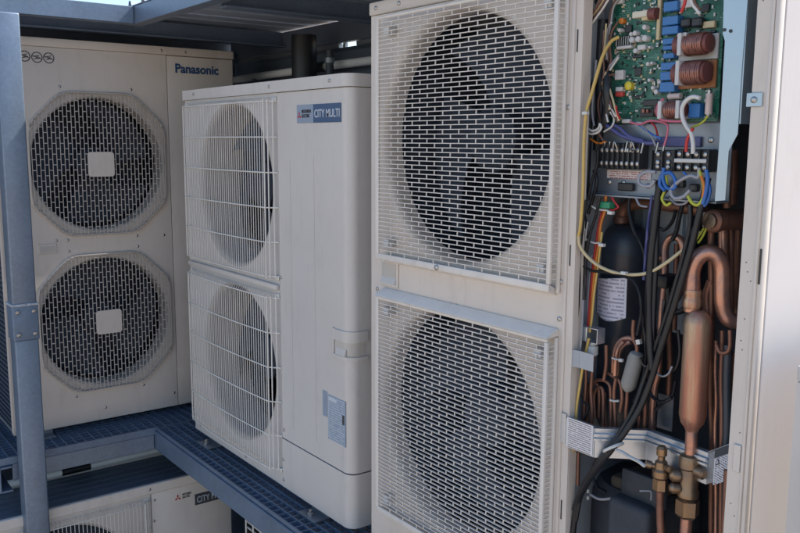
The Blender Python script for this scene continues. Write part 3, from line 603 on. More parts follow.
comp('transformer', mat('pale_tape', (.6, .58, .48), .5), *(0.804,0.848,1.398,1.41), .022); vcyl('coil_can', FERR, (0.841,0.06,1.403), (0.857,0.06,1.402), .011); comp('film_capacitor', W_CRM, *(0.823,0.838,1.392,1.401), .018)
cx0, cx1, cz0, cz1 = 0.762,0.799,1.343,1.367
comp('heat_sink', WHITEP, cx0, cx1, cz0, cz0 + .006, .014)
for i in range(7): comp('heat_sink_fin', SCREW, cx0 + (cx1 - cx0) * i / 6.6, cx0 + (cx1 - cx0) * i / 6.6 + .0015, cz0 + .0062, cz1, .014, .0003)
for p, rr in (((0.796,0.06,1.37), .004), ((0.805,0.06,1.371), .005), ((0.813,0.06,1.359), .006), ((0.829,0.06,1.359), .0065), ((0.827,0.06,1.38), .005), ((0.808,0.06,1.337), .005), ((0.798,0.06,1.359), .006), ((0.841,0.06,1.341), .003), ((0.839,0.06,1.31), .004), ((0.848,0.06,1.311), .003), ((0.844,0.06,1.279), .0035), ((0.768,0.06,1.38), .004), ((0.861,0.06,1.256), .005), ((0.853,0.06,1.264), .004)):
    MB().lathe([(rr, 0), (rr, -.012), (rr * .85, -.0135), (rr * .2, -.0135)], (p[0], .0748, p[2]), (0, 1, 0), 14).build('electrolytic_capacitor', WHITEP, BD, 40)
for r in ((0.81,0.829,1.338,1.348), (0.758,0.779,1.284,1.303), (0.761,0.778,1.261,1.27), (0.815,0.829,1.192,1.2), (0.78,0.8,1.198,1.206), (0.86,0.869,1.271,1.278), (0.745,0.769,1.432,1.451)): comp('connector', WHITEP, *r, .010)
comp('connector', REDP, *(0.761,0.779,1.251,1.26), .010)
for r in ((0.802,0.818,1.289,1.305), (0.795,0.819,1.324,1.33), (0.804,0.816,1.244,1.251), (0.819,0.828,1.247,1.252), (0.826,0.86,1.23,1.242), (0.819,0.852,1.209,1.226), (0.775,0.79,1.374,1.389), (0.944,0.96,1.394,1.409), (0.964,0.976,1.356,1.361)): comp('chip', BLACKP, *r, .005)
for r in ((0.83,0.835,1.217,1.225), (0.84,0.844,1.217,1.224)): comp('pin', WIND, *r, .012, .0006)
p = (0.794,0.06,1.271); MB().lathe([(.0085, 0), (.0085, -.012), (.004, -.015), (.001, -.015)], (p[0], .0748, p[2]), (0, 1, 0), 16).build('trimmer', YELP, BD, 40)
p = (0.769,0.06,1.398); MB().lathe([(.006, 0), (.006, -.01), (.001, -.011)], (p[0], .0748, p[2]), (0, 1, 0), 12).build('disc_capacitor', W_ORG, BD, 40)
# small surface-mounted pieces scattered over the board
sm = {}
for key, m in (('resistor', BLACKP), ('capacitor', W_CRM), ('diode', WHITEP), ('jumper', SCREW)):
    me = MB().box(-.0028, .0028, -.003, 0, -.0014, .0014).mesh('small_' + key, 0); me.materials.append(m); sm[key] = me
rs = random.Random(3)
for i in range(430):
    x = rs.uniform(bz[0] + .006, bz[1] - .012); z = rs.uniform(bz[2] + .006, 1.47)
    put('small_' + (k := rs.choice(('resistor', 'resistor', 'capacitor', 'diode', 'jumper'))), sm[k], BD, (x, .0748, z), (0, rs.choice((0, PI / 2)), 0))
# terminal plate and terminal blocks
tp = 0.717,0.997,1.055,1.195
q = MB(); q.box(tp[0], tp[1], .0765, .0785, tp[2], tp[3]); q.box(tp[0], tp[1], .066, .0764, tp[2], tp[2] + .002); TP = q.build('terminal_plate', ZINCD, U3)
def tblock(r, n, zs, strip=None):
    x0, x1, z0, z1 = r; q = MB(); q.rbox(x0, x1, .052, .0763, z0, z1, .002, 1)
    for i in range(n + 1): x = x0 + (x1 - x0) * i / n; q.box(x - .0009, x + .0009, .046, .0525, z0 + .001, z1 - .001)
    B = q.build('terminal_block', BLACKP, U3); me = MB().lathe([(.0046, 0), (.0046, .003), (.0025, .0042)], (0, 0, 0), (0, -1, 0), 10).mesh('terminal_screw'); me.materials.append(SCREW)
    for i in range(n):
        for z in zs: put('terminal_screw', me, B, (x0 + (x1 - x0) * (i + .5) / n, .0518, z0 + (z1 - z0) * z))
    if strip: MB().rbox(x0 + .002, x1 - .002, .0435, .0458, z0 + (z1 - z0) * .40, z0 + (z1 - z0) * .58, .001, 1).build('marker_strip', WHITEP, B)
    return B
tblock((0.74,0.841,1.107,1.159), 8, (.22, .72)); tblock((0.87,0.917,1.106,1.146), 2, (.2, .42, .8)); tblock((0.92,0.992,1.107,1.148), 4, (.18, .78), True)
me = MB().tube([(-.0045, .047, 0), (-.0045, .040, .006), (0, .037, .018), (.0045, .040, .006), (.0045, .047, 0)], .0016, 6, 4).mesh('jumper_link'); me.materials.append(SCREW)
for p in ((0.787,0.05,1.145), (0.829,0.05,1.145)): put('jumper_link', me, TP, (p[0], 0, p[2] - .002))
for p in ((0.75,0.05,1.146), (0.763,0.05,1.147), (0.806,0.05,1.147), (0.818,0.05,1.147), (0.844,0.05,1.145), (0.878,0.05,1.146), (0.894,0.05,1.15)):
    MB().cyl((p[0], .048, p[2] - .006), (p[0] + .003, .050, p[2] + .014), .0022, n=8).build('wire_lug', SCREW, TP)
MB().rbox(*(lambda r: (r[0], r[1], .0749, .0763, r[2], r[3]))((0.741,0.85,1.087,1.104)), .0004, 1).build('terminal_sticker', TLABEL, TP)
MB().rbox(*(lambda r: (r[0], r[1], .070, .0763, r[2], r[3]))((0.861,0.958,1.152,1.171)), .001, 1).build('relay_cover', W_PUR, TP)
MB().rbox(*(lambda r: (r[0], r[1], .066, .0763, r[2], r[3]))((0.775,0.812,1.063,1.079)), .002, 1).build('clamp', BLACKP, TP)
screws(TP, [(p[0], .0764, p[2]) for p in ((0.747,0.076,1.079), (0.783,0.076,1.079), (0.843,0.076,1.075), (0.976,0.076,1.165))])

# --- wiring
def wire(name, m, pts, r, parent=U3, n=7): return MB().tube(pts, r, n, 6).build(name, m, parent, 60)
wire('control_cable', W_YEL, [(0.773,0.055,1.366),(0.762,0.045,1.357),(0.756,0.03,1.331),(0.754,0.016,1.292),(0.75,0.006,1.253),(0.743,0.002,1.22),(0.741,0,1.164),(0.743,0,1.064),(0.74,0,0.993),(0.734,0.002,0.97)], .0036)
wire('control_cable', W_CRM, [(0.734,0.002,0.97),(0.737,0.004,0.95),(0.752,0.012,0.928),(0.78,0.02,0.91),(0.813,0.03,0.901),(0.85,0.035,0.902),(0.88,0.045,0.91),(0.91,0.05,0.93),(0.935,0.06,0.954),(0.951,0.07,0.972),(0.964,0.08,0.994)], .0036)
wire('cable_loom', BLACK, [(0.716,0.06,1.472),(0.701,0.05,1.426),(0.7,0.045,1.396),(0.702,0.045,1.326),(0.707,0.05,1.246),(0.708,0.05,1.164),(0.707,0.05,1.082),(0.7,0.05,1.008),(0.681,0.06,0.931)], .0085)
wire('cable_loom', BLACK, [(0.715,0.075,1.407),(0.711,0.075,1.327),(0.718,0.075,1.246),(0.717,0.075,1.197),(0.712,0.075,1.144)], .013)
wire('cable_loom', BLACKP, [(0.743,0.06,1.3),(0.753,0.05,1.264),(0.753,0.055,1.225),(0.743,0.06,1.197)], .009)
for i, (m, pts) in enumerate(((W_BRN, [(0.761,0.04,1.452),(0.74,0.04,1.428),(0.721,0.04,1.407),(0.707,0.04,1.391)]), (W_CRM, [(0.754,0.04,1.453),(0.735,0.04,1.428),(0.716,0.04,1.409),(0.705,0.04,1.391)]), (W_BRN, [(0.75,0.035,1.453),(0.732,0.035,1.428),(0.717,0.035,1.411),(0.708,0.035,1.392)]), (W_WHT, [(0.77,0.035,1.45),(0.749,0.035,1.424),(0.73,0.035,1.405),(0.714,0.035,1.389)]), (W_BRN, [(0.767,0.06,1.453),(0.749,0.06,1.425),(0.743,0.06,1.393),(0.745,0.06,1.353),(0.744,0.06,1.32)]), (W_GRY, [(0.777,0.06,1.452),(0.754,0.06,1.428),(0.748,0.06,1.398),(0.742,0.06,1.363),(0.739,0.06,1.324)]), (W_BRN, [(0.769,0.055,1.395),(0.755,0.055,1.377),(0.752,0.055,1.347),(0.756,0.055,1.323),(0.747,0.055,1.3)]), (W_WHT, [(0.75,0.06,1.398),(0.739,0.06,1.379),(0.738,0.06,1.348),(0.744,0.06,1.324)]), (W_GRY, [(0.775,0.055,1.331),(0.763,0.055,1.32),(0.751,0.055,1.309)]), (W_WHT, [(0.775,0.055,1.327),(0.764,0.055,1.315),(0.754,0.055,1.303)]), (W_BRN, [(0.765,0.055,1.295),(0.747,0.055,1.29),(0.741,0.055,1.269)]), (W_WHT, [(0.747,0.05,1.274),(0.753,0.05,1.252),(0.762,0.05,1.232),(0.778,0.05,1.21)]), (W_CRM, [(0.739,0.05,1.28),(0.755,0.05,1.272),(0.766,0.05,1.25),(0.778,0.05,1.22),(0.786,0.05,1.202)]), (W_BRN, [(0.737,0.05,1.277),(0.75,0.05,1.264),(0.762,0.05,1.24),(0.77,0.05,1.216),(0.784,0.05,1.2)]), (W_WHT, [(0.745,0.05,1.272),(0.746,0.05,1.244),(0.752,0.05,1.22),(0.759,0.05,1.2)]), (W_RED, [(0.777,0.05,1.232),(0.78,0.05,1.22),(0.788,0.05,1.206)]), (W_GRY, [(0.746,0.055,1.272),(0.742,0.055,1.253),(0.748,0.055,1.229),(0.744,0.055,1.205)]))):
    wire('harness_wire', m, pts, .0022, n=6)
for pts in ([(0.711,0.04,1.183),(0.722,0.04,1.177),(0.74,0.04,1.179),(0.75,0.04,1.188),(0.747,0.04,1.196)], [(0.713,0.04,1.189),(0.727,0.04,1.183),(0.742,0.04,1.187),(0.747,0.04,1.198)]): wire('harness_wire', W_WHT, pts, .0025)
wire('harness_wire', W_ORG, [(0.695,0.05,1.171),(0.714,0.05,1.167),(0.735,0.05,1.158),(0.756,0.05,1.161)], .0022)
wire('power_wire', W_PUR, [(0.752,0.055,1.193),(0.768,0.055,1.185),(0.791,0.055,1.173),(0.821,0.055,1.165),(0.849,0.055,1.159),(0.872,0.055,1.159)], .0045)
wire('power_wire', W_PUR, [(0.765,0.055,1.196),(0.785,0.055,1.188),(0.81,0.055,1.172),(0.844,0.055,1.163)], .0035)
wire('power_wire', W_PNK, [(0.896,0.04,1.241),(0.886,0.04,1.234),(0.882,0.04,1.217),(0.89,0.04,1.204),(0.907,0.04,1.2),(0.933,0.04,1.199),(0.946,0.04,1.201)], .0026)
wire('power_wire', W_PNK, [(0.817,0.045,1.199),(0.841,0.045,1.195),(0.863,0.045,1.201),(0.891,0.045,1.198),(0.904,0.045,1.191),(0.903,0.045,1.172),(0.898,0.045,1.154)], .0022)
wire('power_wire', W_WHT, [(0.976,0.035,1.239),(0.961,0.035,1.242),(0.947,0.035,1.235),(0.94,0.035,1.221),(0.943,0.035,1.203),(0.952,0.035,1.188),(0.962,0.035,1.176),(0.967,0.035,1.158),(0.968,0.035,1.14)], .0042)
wire('power_wire', W_RED, [(0.965,0.035,1.186),(0.959,0.035,1.176),(0.954,0.035,1.163),(0.953,0.035,1.143)], .0032)
wire('power_wire', W_RED, [(0.935,0.035,1.428),(0.934,0.035,1.409),(0.927,0.035,1.393)], .003)
wire('power_wire', W_WHT, [(0.944,0.035,1.427),(0.949,0.035,1.407),(0.96,0.035,1.394),(0.966,0.035,1.386)], .0032); wire('power_wire', W_BRN, [(0.948,0.035,1.427),(0.955,0.035,1.407),(0.966,0.035,1.393)], .0026)
wire('power_wire', W_YG, [(0.984,0.05,1.208),(0.977,0.05,1.199),(0.965,0.05,1.192),(0.953,0.05,1.188)], .002)
wire('power_wire', W_BLU, [(0.907,0.035,1.113),(0.906,0.035,1.094),(0.916,0.035,1.076),(0.932,0.035,1.076),(0.933,0.035,1.091),(0.921,0.035,1.104),(0.904,0.035,1.099),(0.9,0.035,1.082),(0.912,0.035,1.07)], .0036)
wire('earth_wire', W_YG, [(0.909,0.04,1.098),(0.912,0.04,1.083),(0.907,0.04,1.067),(0.903,0.04,1.054),(0.913,0.04,1.043),(0.923,0.04,1.048)], .0028)
wire('power_wire', W_GRY, [(0.886,0.04,1.104),(0.864,0.04,1.104),(0.848,0.04,1.094),(0.851,0.04,1.08),(0.874,0.04,1.077),(0.885,0.04,1.089)], .0036)
wire('power_wire', W_GRY, [(0.982,0.035,1.115),(0.981,0.035,1.098),(0.964,0.035,1.1),(0.94,0.035,1.088),(0.925,0.035,1.072),(0.933,0.035,1.058),(0.952,0.035,1.061),(0.966,0.035,1.074)], .0034)
wire('earth_wire', W_YG, [(0.962,0.035,1.063),(0.972,0.035,1.051),(0.984,0.035,1.048),(0.994,0.035,1.061),(0.994,0.035,1.079),(0.989,0.035,1.097),(0.982,0.035,1.111)], .0032)
wire('power_wire', W_ORG, [(0.988,0.034,1.101),(0.995,0.034,1.083),(0.994,0.034,1.063)], .003)
wire('power_wire', W_BLU, [(0.997,0.035,1.112),(1.001,0.035,1.094),(0.999,0.035,1.072),(0.994,0.035,1.05)], .0038); wire('power_wire', W_BLU, [(1.001,0.04,1.087),(1.004,0.04,1.072),(0.999,0.04,1.054),(0.993,0.04,1.046)], .003)
wire('power_wire', W_BLU, [(0.946,0.04,1.106),(0.957,0.04,1.099),(0.978,0.04,1.098)], .0024)
for p in ((0.928,0.941,1.076,1.091), (0.955,0.971,1.07,1.085), (0.88,0.898,1.07,1.089)):
    MB().rbox(p[0], p[1], .045, .062, p[2], p[3], .003, 1).build('wire_cap', BLACKP, U3)
wire('power_cable', BLACK, [(0.901,0.045,1.093),(0.892,0.045,1.07),(0.889,0.045,1.041),(0.885,0.045,0.993),(0.881,0.045,0.934),(0.881,0.045,0.855),(0.889,0.045,0.766),(0.898,0.045,0.718)], .0075, n=10)
wire('power_cable', BLACK, [(0.908,0.05,1.078),(0.891,0.05,1.051),(0.887,0.05,1.003),(0.889,0.05,0.935),(0.889,0.05,0.856),(0.891,0.05,0.776)], .0055, n=10)
wire('power_cable', BLACK, [(0.998,0.04,1.097),(0.992,0.04,1.066),(0.984,0.04,1.029),(0.973,0.04,0.973),(0.961,0.04,0.925),(0.945,0.04,0.865),(0.931,0.04,0.814),(0.916,0.04,0.762),(0.899,0.04,0.698),(0.883,0.03,0.639),(0.861,0.015,0.586),(0.841,0,0.546),(0.807,0,0.497),(0.769,0.01,0.44),(0.741,0.02,0.387),(0.731,0.02,0.303)], .0064, n=12)
wire('power_cable', BLACK, [(0.958,0.05,1.046),(0.96,0.05,1.008),(0.952,0.05,0.961),(0.938,0.05,0.902),(0.922,0.05,0.841),(0.899,0.05,0.767),(0.877,0.05,0.696),(0.865,0.035,0.633),(0.843,0.02,0.576),(0.824,0.005,0.537),(0.795,0.005,0.492),(0.757,0.015,0.435),(0.733,0.02,0.373)], .005, n=12)
wire('power_cable', BLACK, [(0.916,0.06,0.823),(0.901,0.06,0.766),(0.885,0.06,0.716),(0.869,0.06,0.663),(0.847,0.06,0.611),(0.834,0.03,0.558),(0.803,0.02,0.512),(0.773,0.02,0.463),(0.751,0.02,0.411),(0.74,0.02,0.352)], .0046, n=10)
wire('power_cable', BLACK, [(0.882,0.07,0.771),(0.887,0.07,0.727),(0.875,0.07,0.679),(0.853,0.07,0.632),(0.831,0.07,0.583),(0.828,0.05,0.561),(0.811,0.04,0.536)], .0045, n=10)
p = (0.848,0,0.554); 
ring = [(p[0] + .022 * math.cos(t) * .75, p[1] - .002 + .02 * math.sin(t), p[2] + .012 * math.cos(t)) for t in [2 * PI * i / 20 for i in range(21)]]
wire('cable_tie', TIE, ring, .0032, n=6); wire('cable_tie', TIE, [(0.862,-0.012,0.555),(0.877,-0.012,0.555),(0.897,-0.012,0.551),(0.916,-0.012,0.549),(0.932,-0.012,0.544)], .0036, n=6)
# red and orange sensor wires with ferrite clamp
wire('sensor_wire', W_RED, [(0.761,0.05,1.052),(0.757,0.05,1.027),(0.748,0.05,0.997),(0.742,0.05,0.959),(0.737,0.05,0.913),(0.732,0.05,0.853),(0.729,0.05,0.788),(0.725,0.05,0.765)], .0034); wire('sensor_wire', W_ORG, [(0.765,0.045,1.052),(0.764,0.045,1.023),(0.755,0.045,0.994),(0.752,0.045,0.957),(0.746,0.045,0.91),(0.741,0.045,0.855),(0.739,0.045,0.794),(0.737,0.045,0.764)], .003)
wire('sensor_wire', W_YEL, [(0.759,0.044,0.978),(0.756,0.044,0.94),(0.751,0.044,0.894),(0.745,0.044,0.845),(0.742,0.044,0.795),(0.738,0.044,0.764)], .0025); wire('sensor_wire', W_GRY, [(0.711,0.05,0.935),(0.711,0.05,0.893),(0.711,0.05,0.828),(0.711,0.05,0.763)], .0025)
wire('sensor_wire', W_YEL, [(0.748,0.03,0.755),(0.741,0.03,0.724),(0.743,0.02,0.696),(0.737,0.02,0.653),(0.731,0.02,0.608),(0.728,0.02,0.551),(0.725,0.02,0.501)], .003); wire('sensor_wire', W_RED, [(0.776,0.05,1.05),(0.785,0.05,1.039),(0.793,0.05,1.031),(0.778,0.05,1.024),(0.767,0.05,1.032)], .002)
r = 0.752,0.782,1.027,1.041; MB().rbox(r[0], r[1], .035, .055, r[2], r[3], .002, 1).build('ferrite_clamp', GREENP, U3)
wire('cable_tie', TIE, [(0.738,0.035,1.03),(0.752,0.035,1.025),(0.767,0.035,1.024),(0.782,0.035,1.023),(0.788,0.035,1.017)], .002, n=6); wire('cable_tie', TIE, [(0.715,0.035,0.964),(0.731,0.035,0.959),(0.747,0.035,0.955),(0.763,0.035,0.956),(0.768,0.035,0.951)], .002, n=6); wire('cable_tie', TIE, [(0.719,0.035,0.983),(0.725,0.035,0.976),(0.723,0.035,0.957),(0.729,0.035,0.997)], .0022, n=6)
for p in ((0.789,0.033,1.02), (0.77,0.033,0.953), (0.834,0.026,0.904), (0.711,0.034,1.387), (0.746,-0.004,1.217)): MB().obox(p, (.012, 0, 0), (0, .008, 0), (0, 0, .006)).build('tie_head', TIE, U3)

# loose thin wires
for m, pts, rr in ((BLACK, [(0.735,0.02,1.043),(0.729,0.02,0.991),(0.724,0.02,0.928),(0.725,0.02,0.855),(0.723,0.02,0.769),(0.722,0.02,0.682)], .003), (BLACK, [(0.711,0.03,0.911),(0.744,0.03,0.898),(0.783,0.03,0.899),(0.826,0.03,0.897),(0.855,0.03,0.889),(0.871,0.03,0.863),(0.875,0.03,0.826),(0.868,0.03,0.784)], .0032), (BLACK, [(0.762,0.03,1.052),(0.754,0.03,1.013),(0.74,0.03,0.971),(0.732,0.03,0.914),(0.733,0.03,0.834)], .003), (W_GRY, [(0.737,0.02,0.835),(0.737,0.02,0.772),(0.734,0.02,0.724)], .0022), (BLACK, [(0.849,0.06,0.848),(0.862,0.06,0.789),(0.87,0.06,0.729),(0.861,0.06,0.676),(0.846,0.06,0.636)], .003), (BLACK, [(0.912,0.05,0.859),(0.909,0.05,0.789),(0.899,0.05,0.733),(0.876,0.05,0.72),(0.863,0.05,0.734)], .003), (W_GRY, [(0.893,0.06,0.71),(0.909,0.06,0.705),(0.923,0.06,0.713),(0.931,0.06,0.73)], .0022), (BLACK, [(0.915,0.07,0.713),(0.933,0.07,0.725),(0.94,0.07,0.759),(0.933,0.07,0.801)], .0035), (BLACK, [(0.89,0.07,0.629),(0.91,0.07,0.651),(0.927,0.07,0.667),(0.934,0.07,0.701)], .0035), (W_BRN, [(0.728,0.05,1.189),(0.74,0.05,1.173),(0.75,0.05,1.161)], .0022), (W_GRY, [(0.837,0.05,1.195),(0.852,0.05,1.184),(0.866,0.05,1.17),(0.876,0.05,1.153)], .0022), (W_BLU, [(0.823,0.05,1.198),(0.842,0.05,1.19),(0.861,0.05,1.178),(0.887,0.05,1.167)], .0022), (BLACK, [(0.727,0.05,1.103),(0.736,0.05,1.083),(0.73,0.05,1.052),(0.716,0.05,1.012)], .0035), (BLACK, [(0.74,0.045,1.144),(0.739,0.045,1.114),(0.727,0.045,1.079),(0.719,0.045,1.041)], .003), (W_RED, [(0.852,0.06,1.201),(0.865,0.06,1.19),(0.872,0.06,1.172)], .0018), (W_BRN, [(0.729,0.06,1.261),(0.723,0.06,1.238),(0.729,0.06,1.209),(0.741,0.06,1.189)], .0024), (W_GRY, [(0.722,0.05,1.325),(0.719,0.05,1.275),(0.716,0.05,1.225),(0.723,0.05,1.193)], .0025), (W_PUR, [(0.873,0.05,1.058),(0.867,0.05,1.001),(0.865,0.05,0.952),(0.863,0.05,0.892)], .003), (W_GRY, [(0.843,0.04,1.052),(0.853,0.04,1.039),(0.87,0.04,1.037)], .0022), (BLACK, [(0.937,0.06,1.053),(0.93,0.06,1.024),(0.924,0.06,0.992),(0.916,0.06,0.975)], .0045), (BLACK, [(0.72,0.03,0.658),(0.733,0.03,0.622),(0.753,0.03,0.605),(0.743,0.03,0.576)], .0025)):
    wire('harness_wire', m, pts, rr, n=6)
for m, pts, rr in ((BLACK, [(0.813,0.06,1.054),(0.812,0.06,1.026),(0.827,0.06,0.987),(0.853,0.06,0.949),(0.86,0.06,0.9)], .004), (BLACK, [(0.979,0.05,1.045),(0.974,0.05,1.015),(0.957,0.05,0.98),(0.947,0.05,0.937),(0.954,0.05,0.894),(0.943,0.05,0.864)], .004), (W_GRY, [(0.731,0.05,0.927),(0.726,0.05,0.863),(0.726,0.05,0.805)], .002), (BLACK, [(0.71,0.04,1.03),(0.724,0.04,0.969),(0.718,0.04,0.911),(0.714,0.04,0.83),(0.715,0.04,0.743)], .0028), (W_WHT, [(0.763,0.05,1.22),(0.773,0.05,1.208),(0.769,0.05,1.192),(0.749,0.05,1.181)], .002), (W_CRM, [(0.748,0.05,1.3),(0.742,0.05,1.276),(0.749,0.05,1.248),(0.762,0.05,1.224)], .002), (W_BRN, [(0.739,0.05,1.382),(0.739,0.05,1.339),(0.743,0.05,1.304),(0.739,0.05,1.276)], .0022), (W_CRM, [(0.744,0.05,1.394),(0.743,0.05,1.359),(0.739,0.05,1.328)], .002), (BLACK, [(0.914,0.07,1.032),(0.907,0.07,1.009),(0.89,0.07,0.992),(0.871,0.07,0.998)], .0035), (W_GRY, [(0.913,0.05,1.056),(0.927,0.05,1.046),(0.945,0.05,1.047),(0.957,0.05,1.058)], .0024), (BLACK, [(0.781,0.04,0.508),(0.762,0.04,0.468),(0.774,0.04,0.438),(0.801,0.04,0.432)], .0035), (BLACK, [(0.88,0.05,0.688),(0.896,0.05,0.663),(0.919,0.05,0.657),(0.941,0.05,0.671)], .0035)):
    wire('harness_wire', m, pts, rr, n=6)
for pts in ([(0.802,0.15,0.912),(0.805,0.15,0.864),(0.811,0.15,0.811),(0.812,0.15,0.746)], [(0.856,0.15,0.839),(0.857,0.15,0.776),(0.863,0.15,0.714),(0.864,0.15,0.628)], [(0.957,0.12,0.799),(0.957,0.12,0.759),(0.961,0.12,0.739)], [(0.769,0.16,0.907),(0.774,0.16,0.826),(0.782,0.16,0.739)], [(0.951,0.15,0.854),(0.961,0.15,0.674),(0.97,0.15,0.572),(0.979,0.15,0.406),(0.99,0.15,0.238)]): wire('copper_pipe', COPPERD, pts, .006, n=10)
# --- refrigerant circuit
TK = None
ta, tb = (0.675,0.16,0.81), (0.787,0.16,0.828); tx = (ta[0] + tb[0]) / 2; tr = (tb[0] - ta[0]) / 2 * .97; tt = (0.72,0.16,0.987)[2]
TK = MB().lathe([(.0, 0), (tr * .3, -.001), (tr * .6, -.006), (tr * .85, -.019), (tr * .96, -.034), (tr, -.05), (tr, -.056), (tr * 1.012, -.058), (tr * 1.012, -.066), (tr, -.068), (tr, -.42), (tr * .8, -.45), (.0, -.47)], (tx, .16, tt), (0, 0, 1), 40, False).build('accumulator_tank', mat('navy_black_enamel', (.024, .034, .052), .35, var=.2, scale=8, dirt=.2), U3, 30)
wire('copper_pipe', COPPERD, [(0.715,0.16,0.985),(0.717,0.16,1.004),(0.727,0.16,1.022),(0.75,0.16,1.031),(0.788,0.16,1.035),(0.832,0.16,1.033),(0.884,0.16,1.03),(0.916,0.16,1.028)], .0135, n=16)
MB().lathe([(.0165, 0), (.0165, .012), (.014, .016)], ((0.716,0.16,0.987)), (0, 0, 1), 20).build('pipe_collar', COPPERD, U3)
ns = [(0.71,0.095,0.871),(0.786,0.095,0.881),(0.787,0.095,0.796),(0.71,0.095,0.797)]
g = []
for i in range(9):
    t = i / 8; c = -.018 * math.sin(PI * (t * .8 + .1)); top = Vector(ns[0]).lerp(Vector(ns[1]), t); bt = Vector(ns[3]).lerp(Vector(ns[2]), t); bt.z -= .012 * math.sin(PI * t)
    g.append([top.lerp(bt, j / 6) + Vector((0, c + .008, 0)) for j in range(7)])
MB().sheet(g, (0, .0008, 0)).build('paper_label', PAPER, U3, 60)
# back plates inside the compartment
r = 0.692,0.841,0.751,1.039; MB().rbox(r[0], r[1], .235, .238, r[2], r[3], .001, 1).build('inner_plate', PLATE, U3)
q = MB(); r = 0.723,0.731,0.813,1.043; q.box(r[0], r[0] + .003, .222, .2348, r[2], r[3]); q.build('plate_flange', ZINC, U3)
r = 0.822,0.824,0.909,1.03; MB().box(r[0], r[0] + .003, .224, .2348, r[2], r[3]).build('plate_flange', ZINC, U3)
r = 0.845,0.882,0.566,0.64; MB().box(r[0], r[1], .142, .145, r[2], r[3]).build('stay_plate', ZINCD, U3)
# muffler, U-bend, valves
mt, mb_, = (0.967,0.06,0.849), (0.982,0.06,0.614); mr = ((1.007,0.06,0.739)[0] - (0.942,0.06,0.725)[0]) / 2 * .78; L = mt[2] - mb_[2]
MF = MB().lathe([(.012, 0), (mr * .55, .006), (mr * .85, .016), (mr, .032), (mr, L - .026), (mr * .9, L - .012), (mr * .62, L - .002), (.013, L)], (mb_[0], .06, mb_[2]), (0, 0, 1), 36).build('muffler', COPPERR, U3, 40)
nk = [(mt[0], .06, mt[2] - .004)] + [(0.966,0.06,0.866),(0.965,0.06,0.895),(0.964,0.06,0.921),(0.969,0.062,0.941),(0.979,0.068,0.955),(0.99,0.076,0.958),(1,0.084,0.95),(1.005,0.09,0.931),(1.008,0.09,0.904),(1.01,0.09,0.874),(1.013,0.094,0.849),(1.02,0.1,0.834),(1.028,0.115,0.828),(1.033,0.14,0.826)]
wire('copper_pipe', COPPER, nk, .0148, n=20)
MB().lathe([(.0155, 0), (.0172, .004), (.0172, .016), (.0156, .02), (.0156, .026), (.0168, .03), (.0155, .036)], (mt[0], .06, mt[2] + .002), (0, 0, 1), 24).build('brazed_collar', COPPERR, U3, 40)
vx, vz = mb_[0], mb_[2]
px_ = (0.987,0.06,0.537)[0]
MB().cyl((vx, .06, vz + .004), (vx + .001, .06, vz - .07), .0118, n=20).build('copper_pipe', COPPER, U3)
v0 = (0.984,0.06,0.562); v1 = (0.989,0.06,0.479); vl = v0[2] - v1[2]
SV = MB().lathe([(.014, 0), (.019, -.003), (.0215, -.012), (.0215, -.026), (.0185, -.030), (.018, -.07), (.0205, -.075), (.0205, -.085), (.016, -.09), (.016, -vl)], (vx, .06, v0[2] + .006), (0, 0, 1), 24).build('service_valve', BRASS, U3, 30)
for (px, l, rr) in (((0.965,0.045,0.523), .03, .0125), ((0.969,0.045,0.498), .026, .0105)):
    s_ = Vector((vx, .06, px[2])); d = (Vector((px[0] - .004, .040, px[2])) - s_).normalized()
    MB().lathe([(rr * .8, 0), (rr * .8, .016), (rr, .017), (rr * 1.08, .022), (rr * 1.08, .031), (rr * .6, .037), (0, .037)], s_, d, 14).build('valve_cap', BRASS, SV, 30)
MB().lathe([(.006, 0), (.006, .018), (.012, .019), (.012, .034), (.007, .038), (0, .038)], (vx, .06, (1.005,0.06,0.54)[2]), (1, -.15, 0), 16).build('side_port', BRASS, SV, 30)
hz = (0.982,0.06,0.478)[2]; hz1 = (0.985,0.06,0.44)[2]
MB().lathe([(.0165, 0), (.0225, -.003), (.0225, hz1 - hz + .006), (.018, hz1 - hz), (.0125, hz1 - hz - .001)], (vx, .06, hz), (0, 0, 1), 6).build('flare_nut', BRASS, SV, 20)
wire('copper_pipe', COPPER, [(vx, .06, hz1 + .004), (vx - .001, .06, hz1 - .05), (vx - .002, .06, .20), (vx, .06, .05)], .0115, n=16)
# small liquid valve
s0 = (0.932,0.04,0.573); sx_, sz_ = s0[0], s0[2]
LV = MB().lathe([(0, 0), (.007, 0), (.0105, -.005), (.0105, -.018), (.007, -.021), (.007, -.028), (.012, -.032), (.013, -.045), (.0165, -.05), (.0165, -.062), (.012, -.066)], (sx_, .04, sz_), (0, 0, 1), 18, False).build('service_valve', BRASS, U3, 30)
MB().lathe([(.0115, 0), (.0145, -.002), (.0145, -.024), (.012, -.027), (.008, -.027)], (sx_, .04, sz_ - .065), (0, 0, 1), 6).build('flare_nut', BRASS, LV, 20)
MB().lathe([(.005, 0), (.005, .018), (.008, .019), (.008, .03), (0, .032)], (sx_, .04, sz_ - .045), (-.8, -.6, .2), 12).build('side_port', BRASS, LV, 30)
MB().lathe([(.005, 0), (.005, .018), (.007, .019), (.007, .028), (0, .03)], (sx_, .04, sz_ - .04), (.9, -.3, .1), 12).build('valve_cap', BRASS, LV, 30)
wire('copper_pipe', COPPERD, [(sx_, .04, sz_ - .088), (sx_ + .003, .04, sz_ - .14), (sx_ + .011, .038, sz_ - .21), (sx_ + .014, .038, .2), (sx_ + .014, .04, .04)], .0075, n=14)
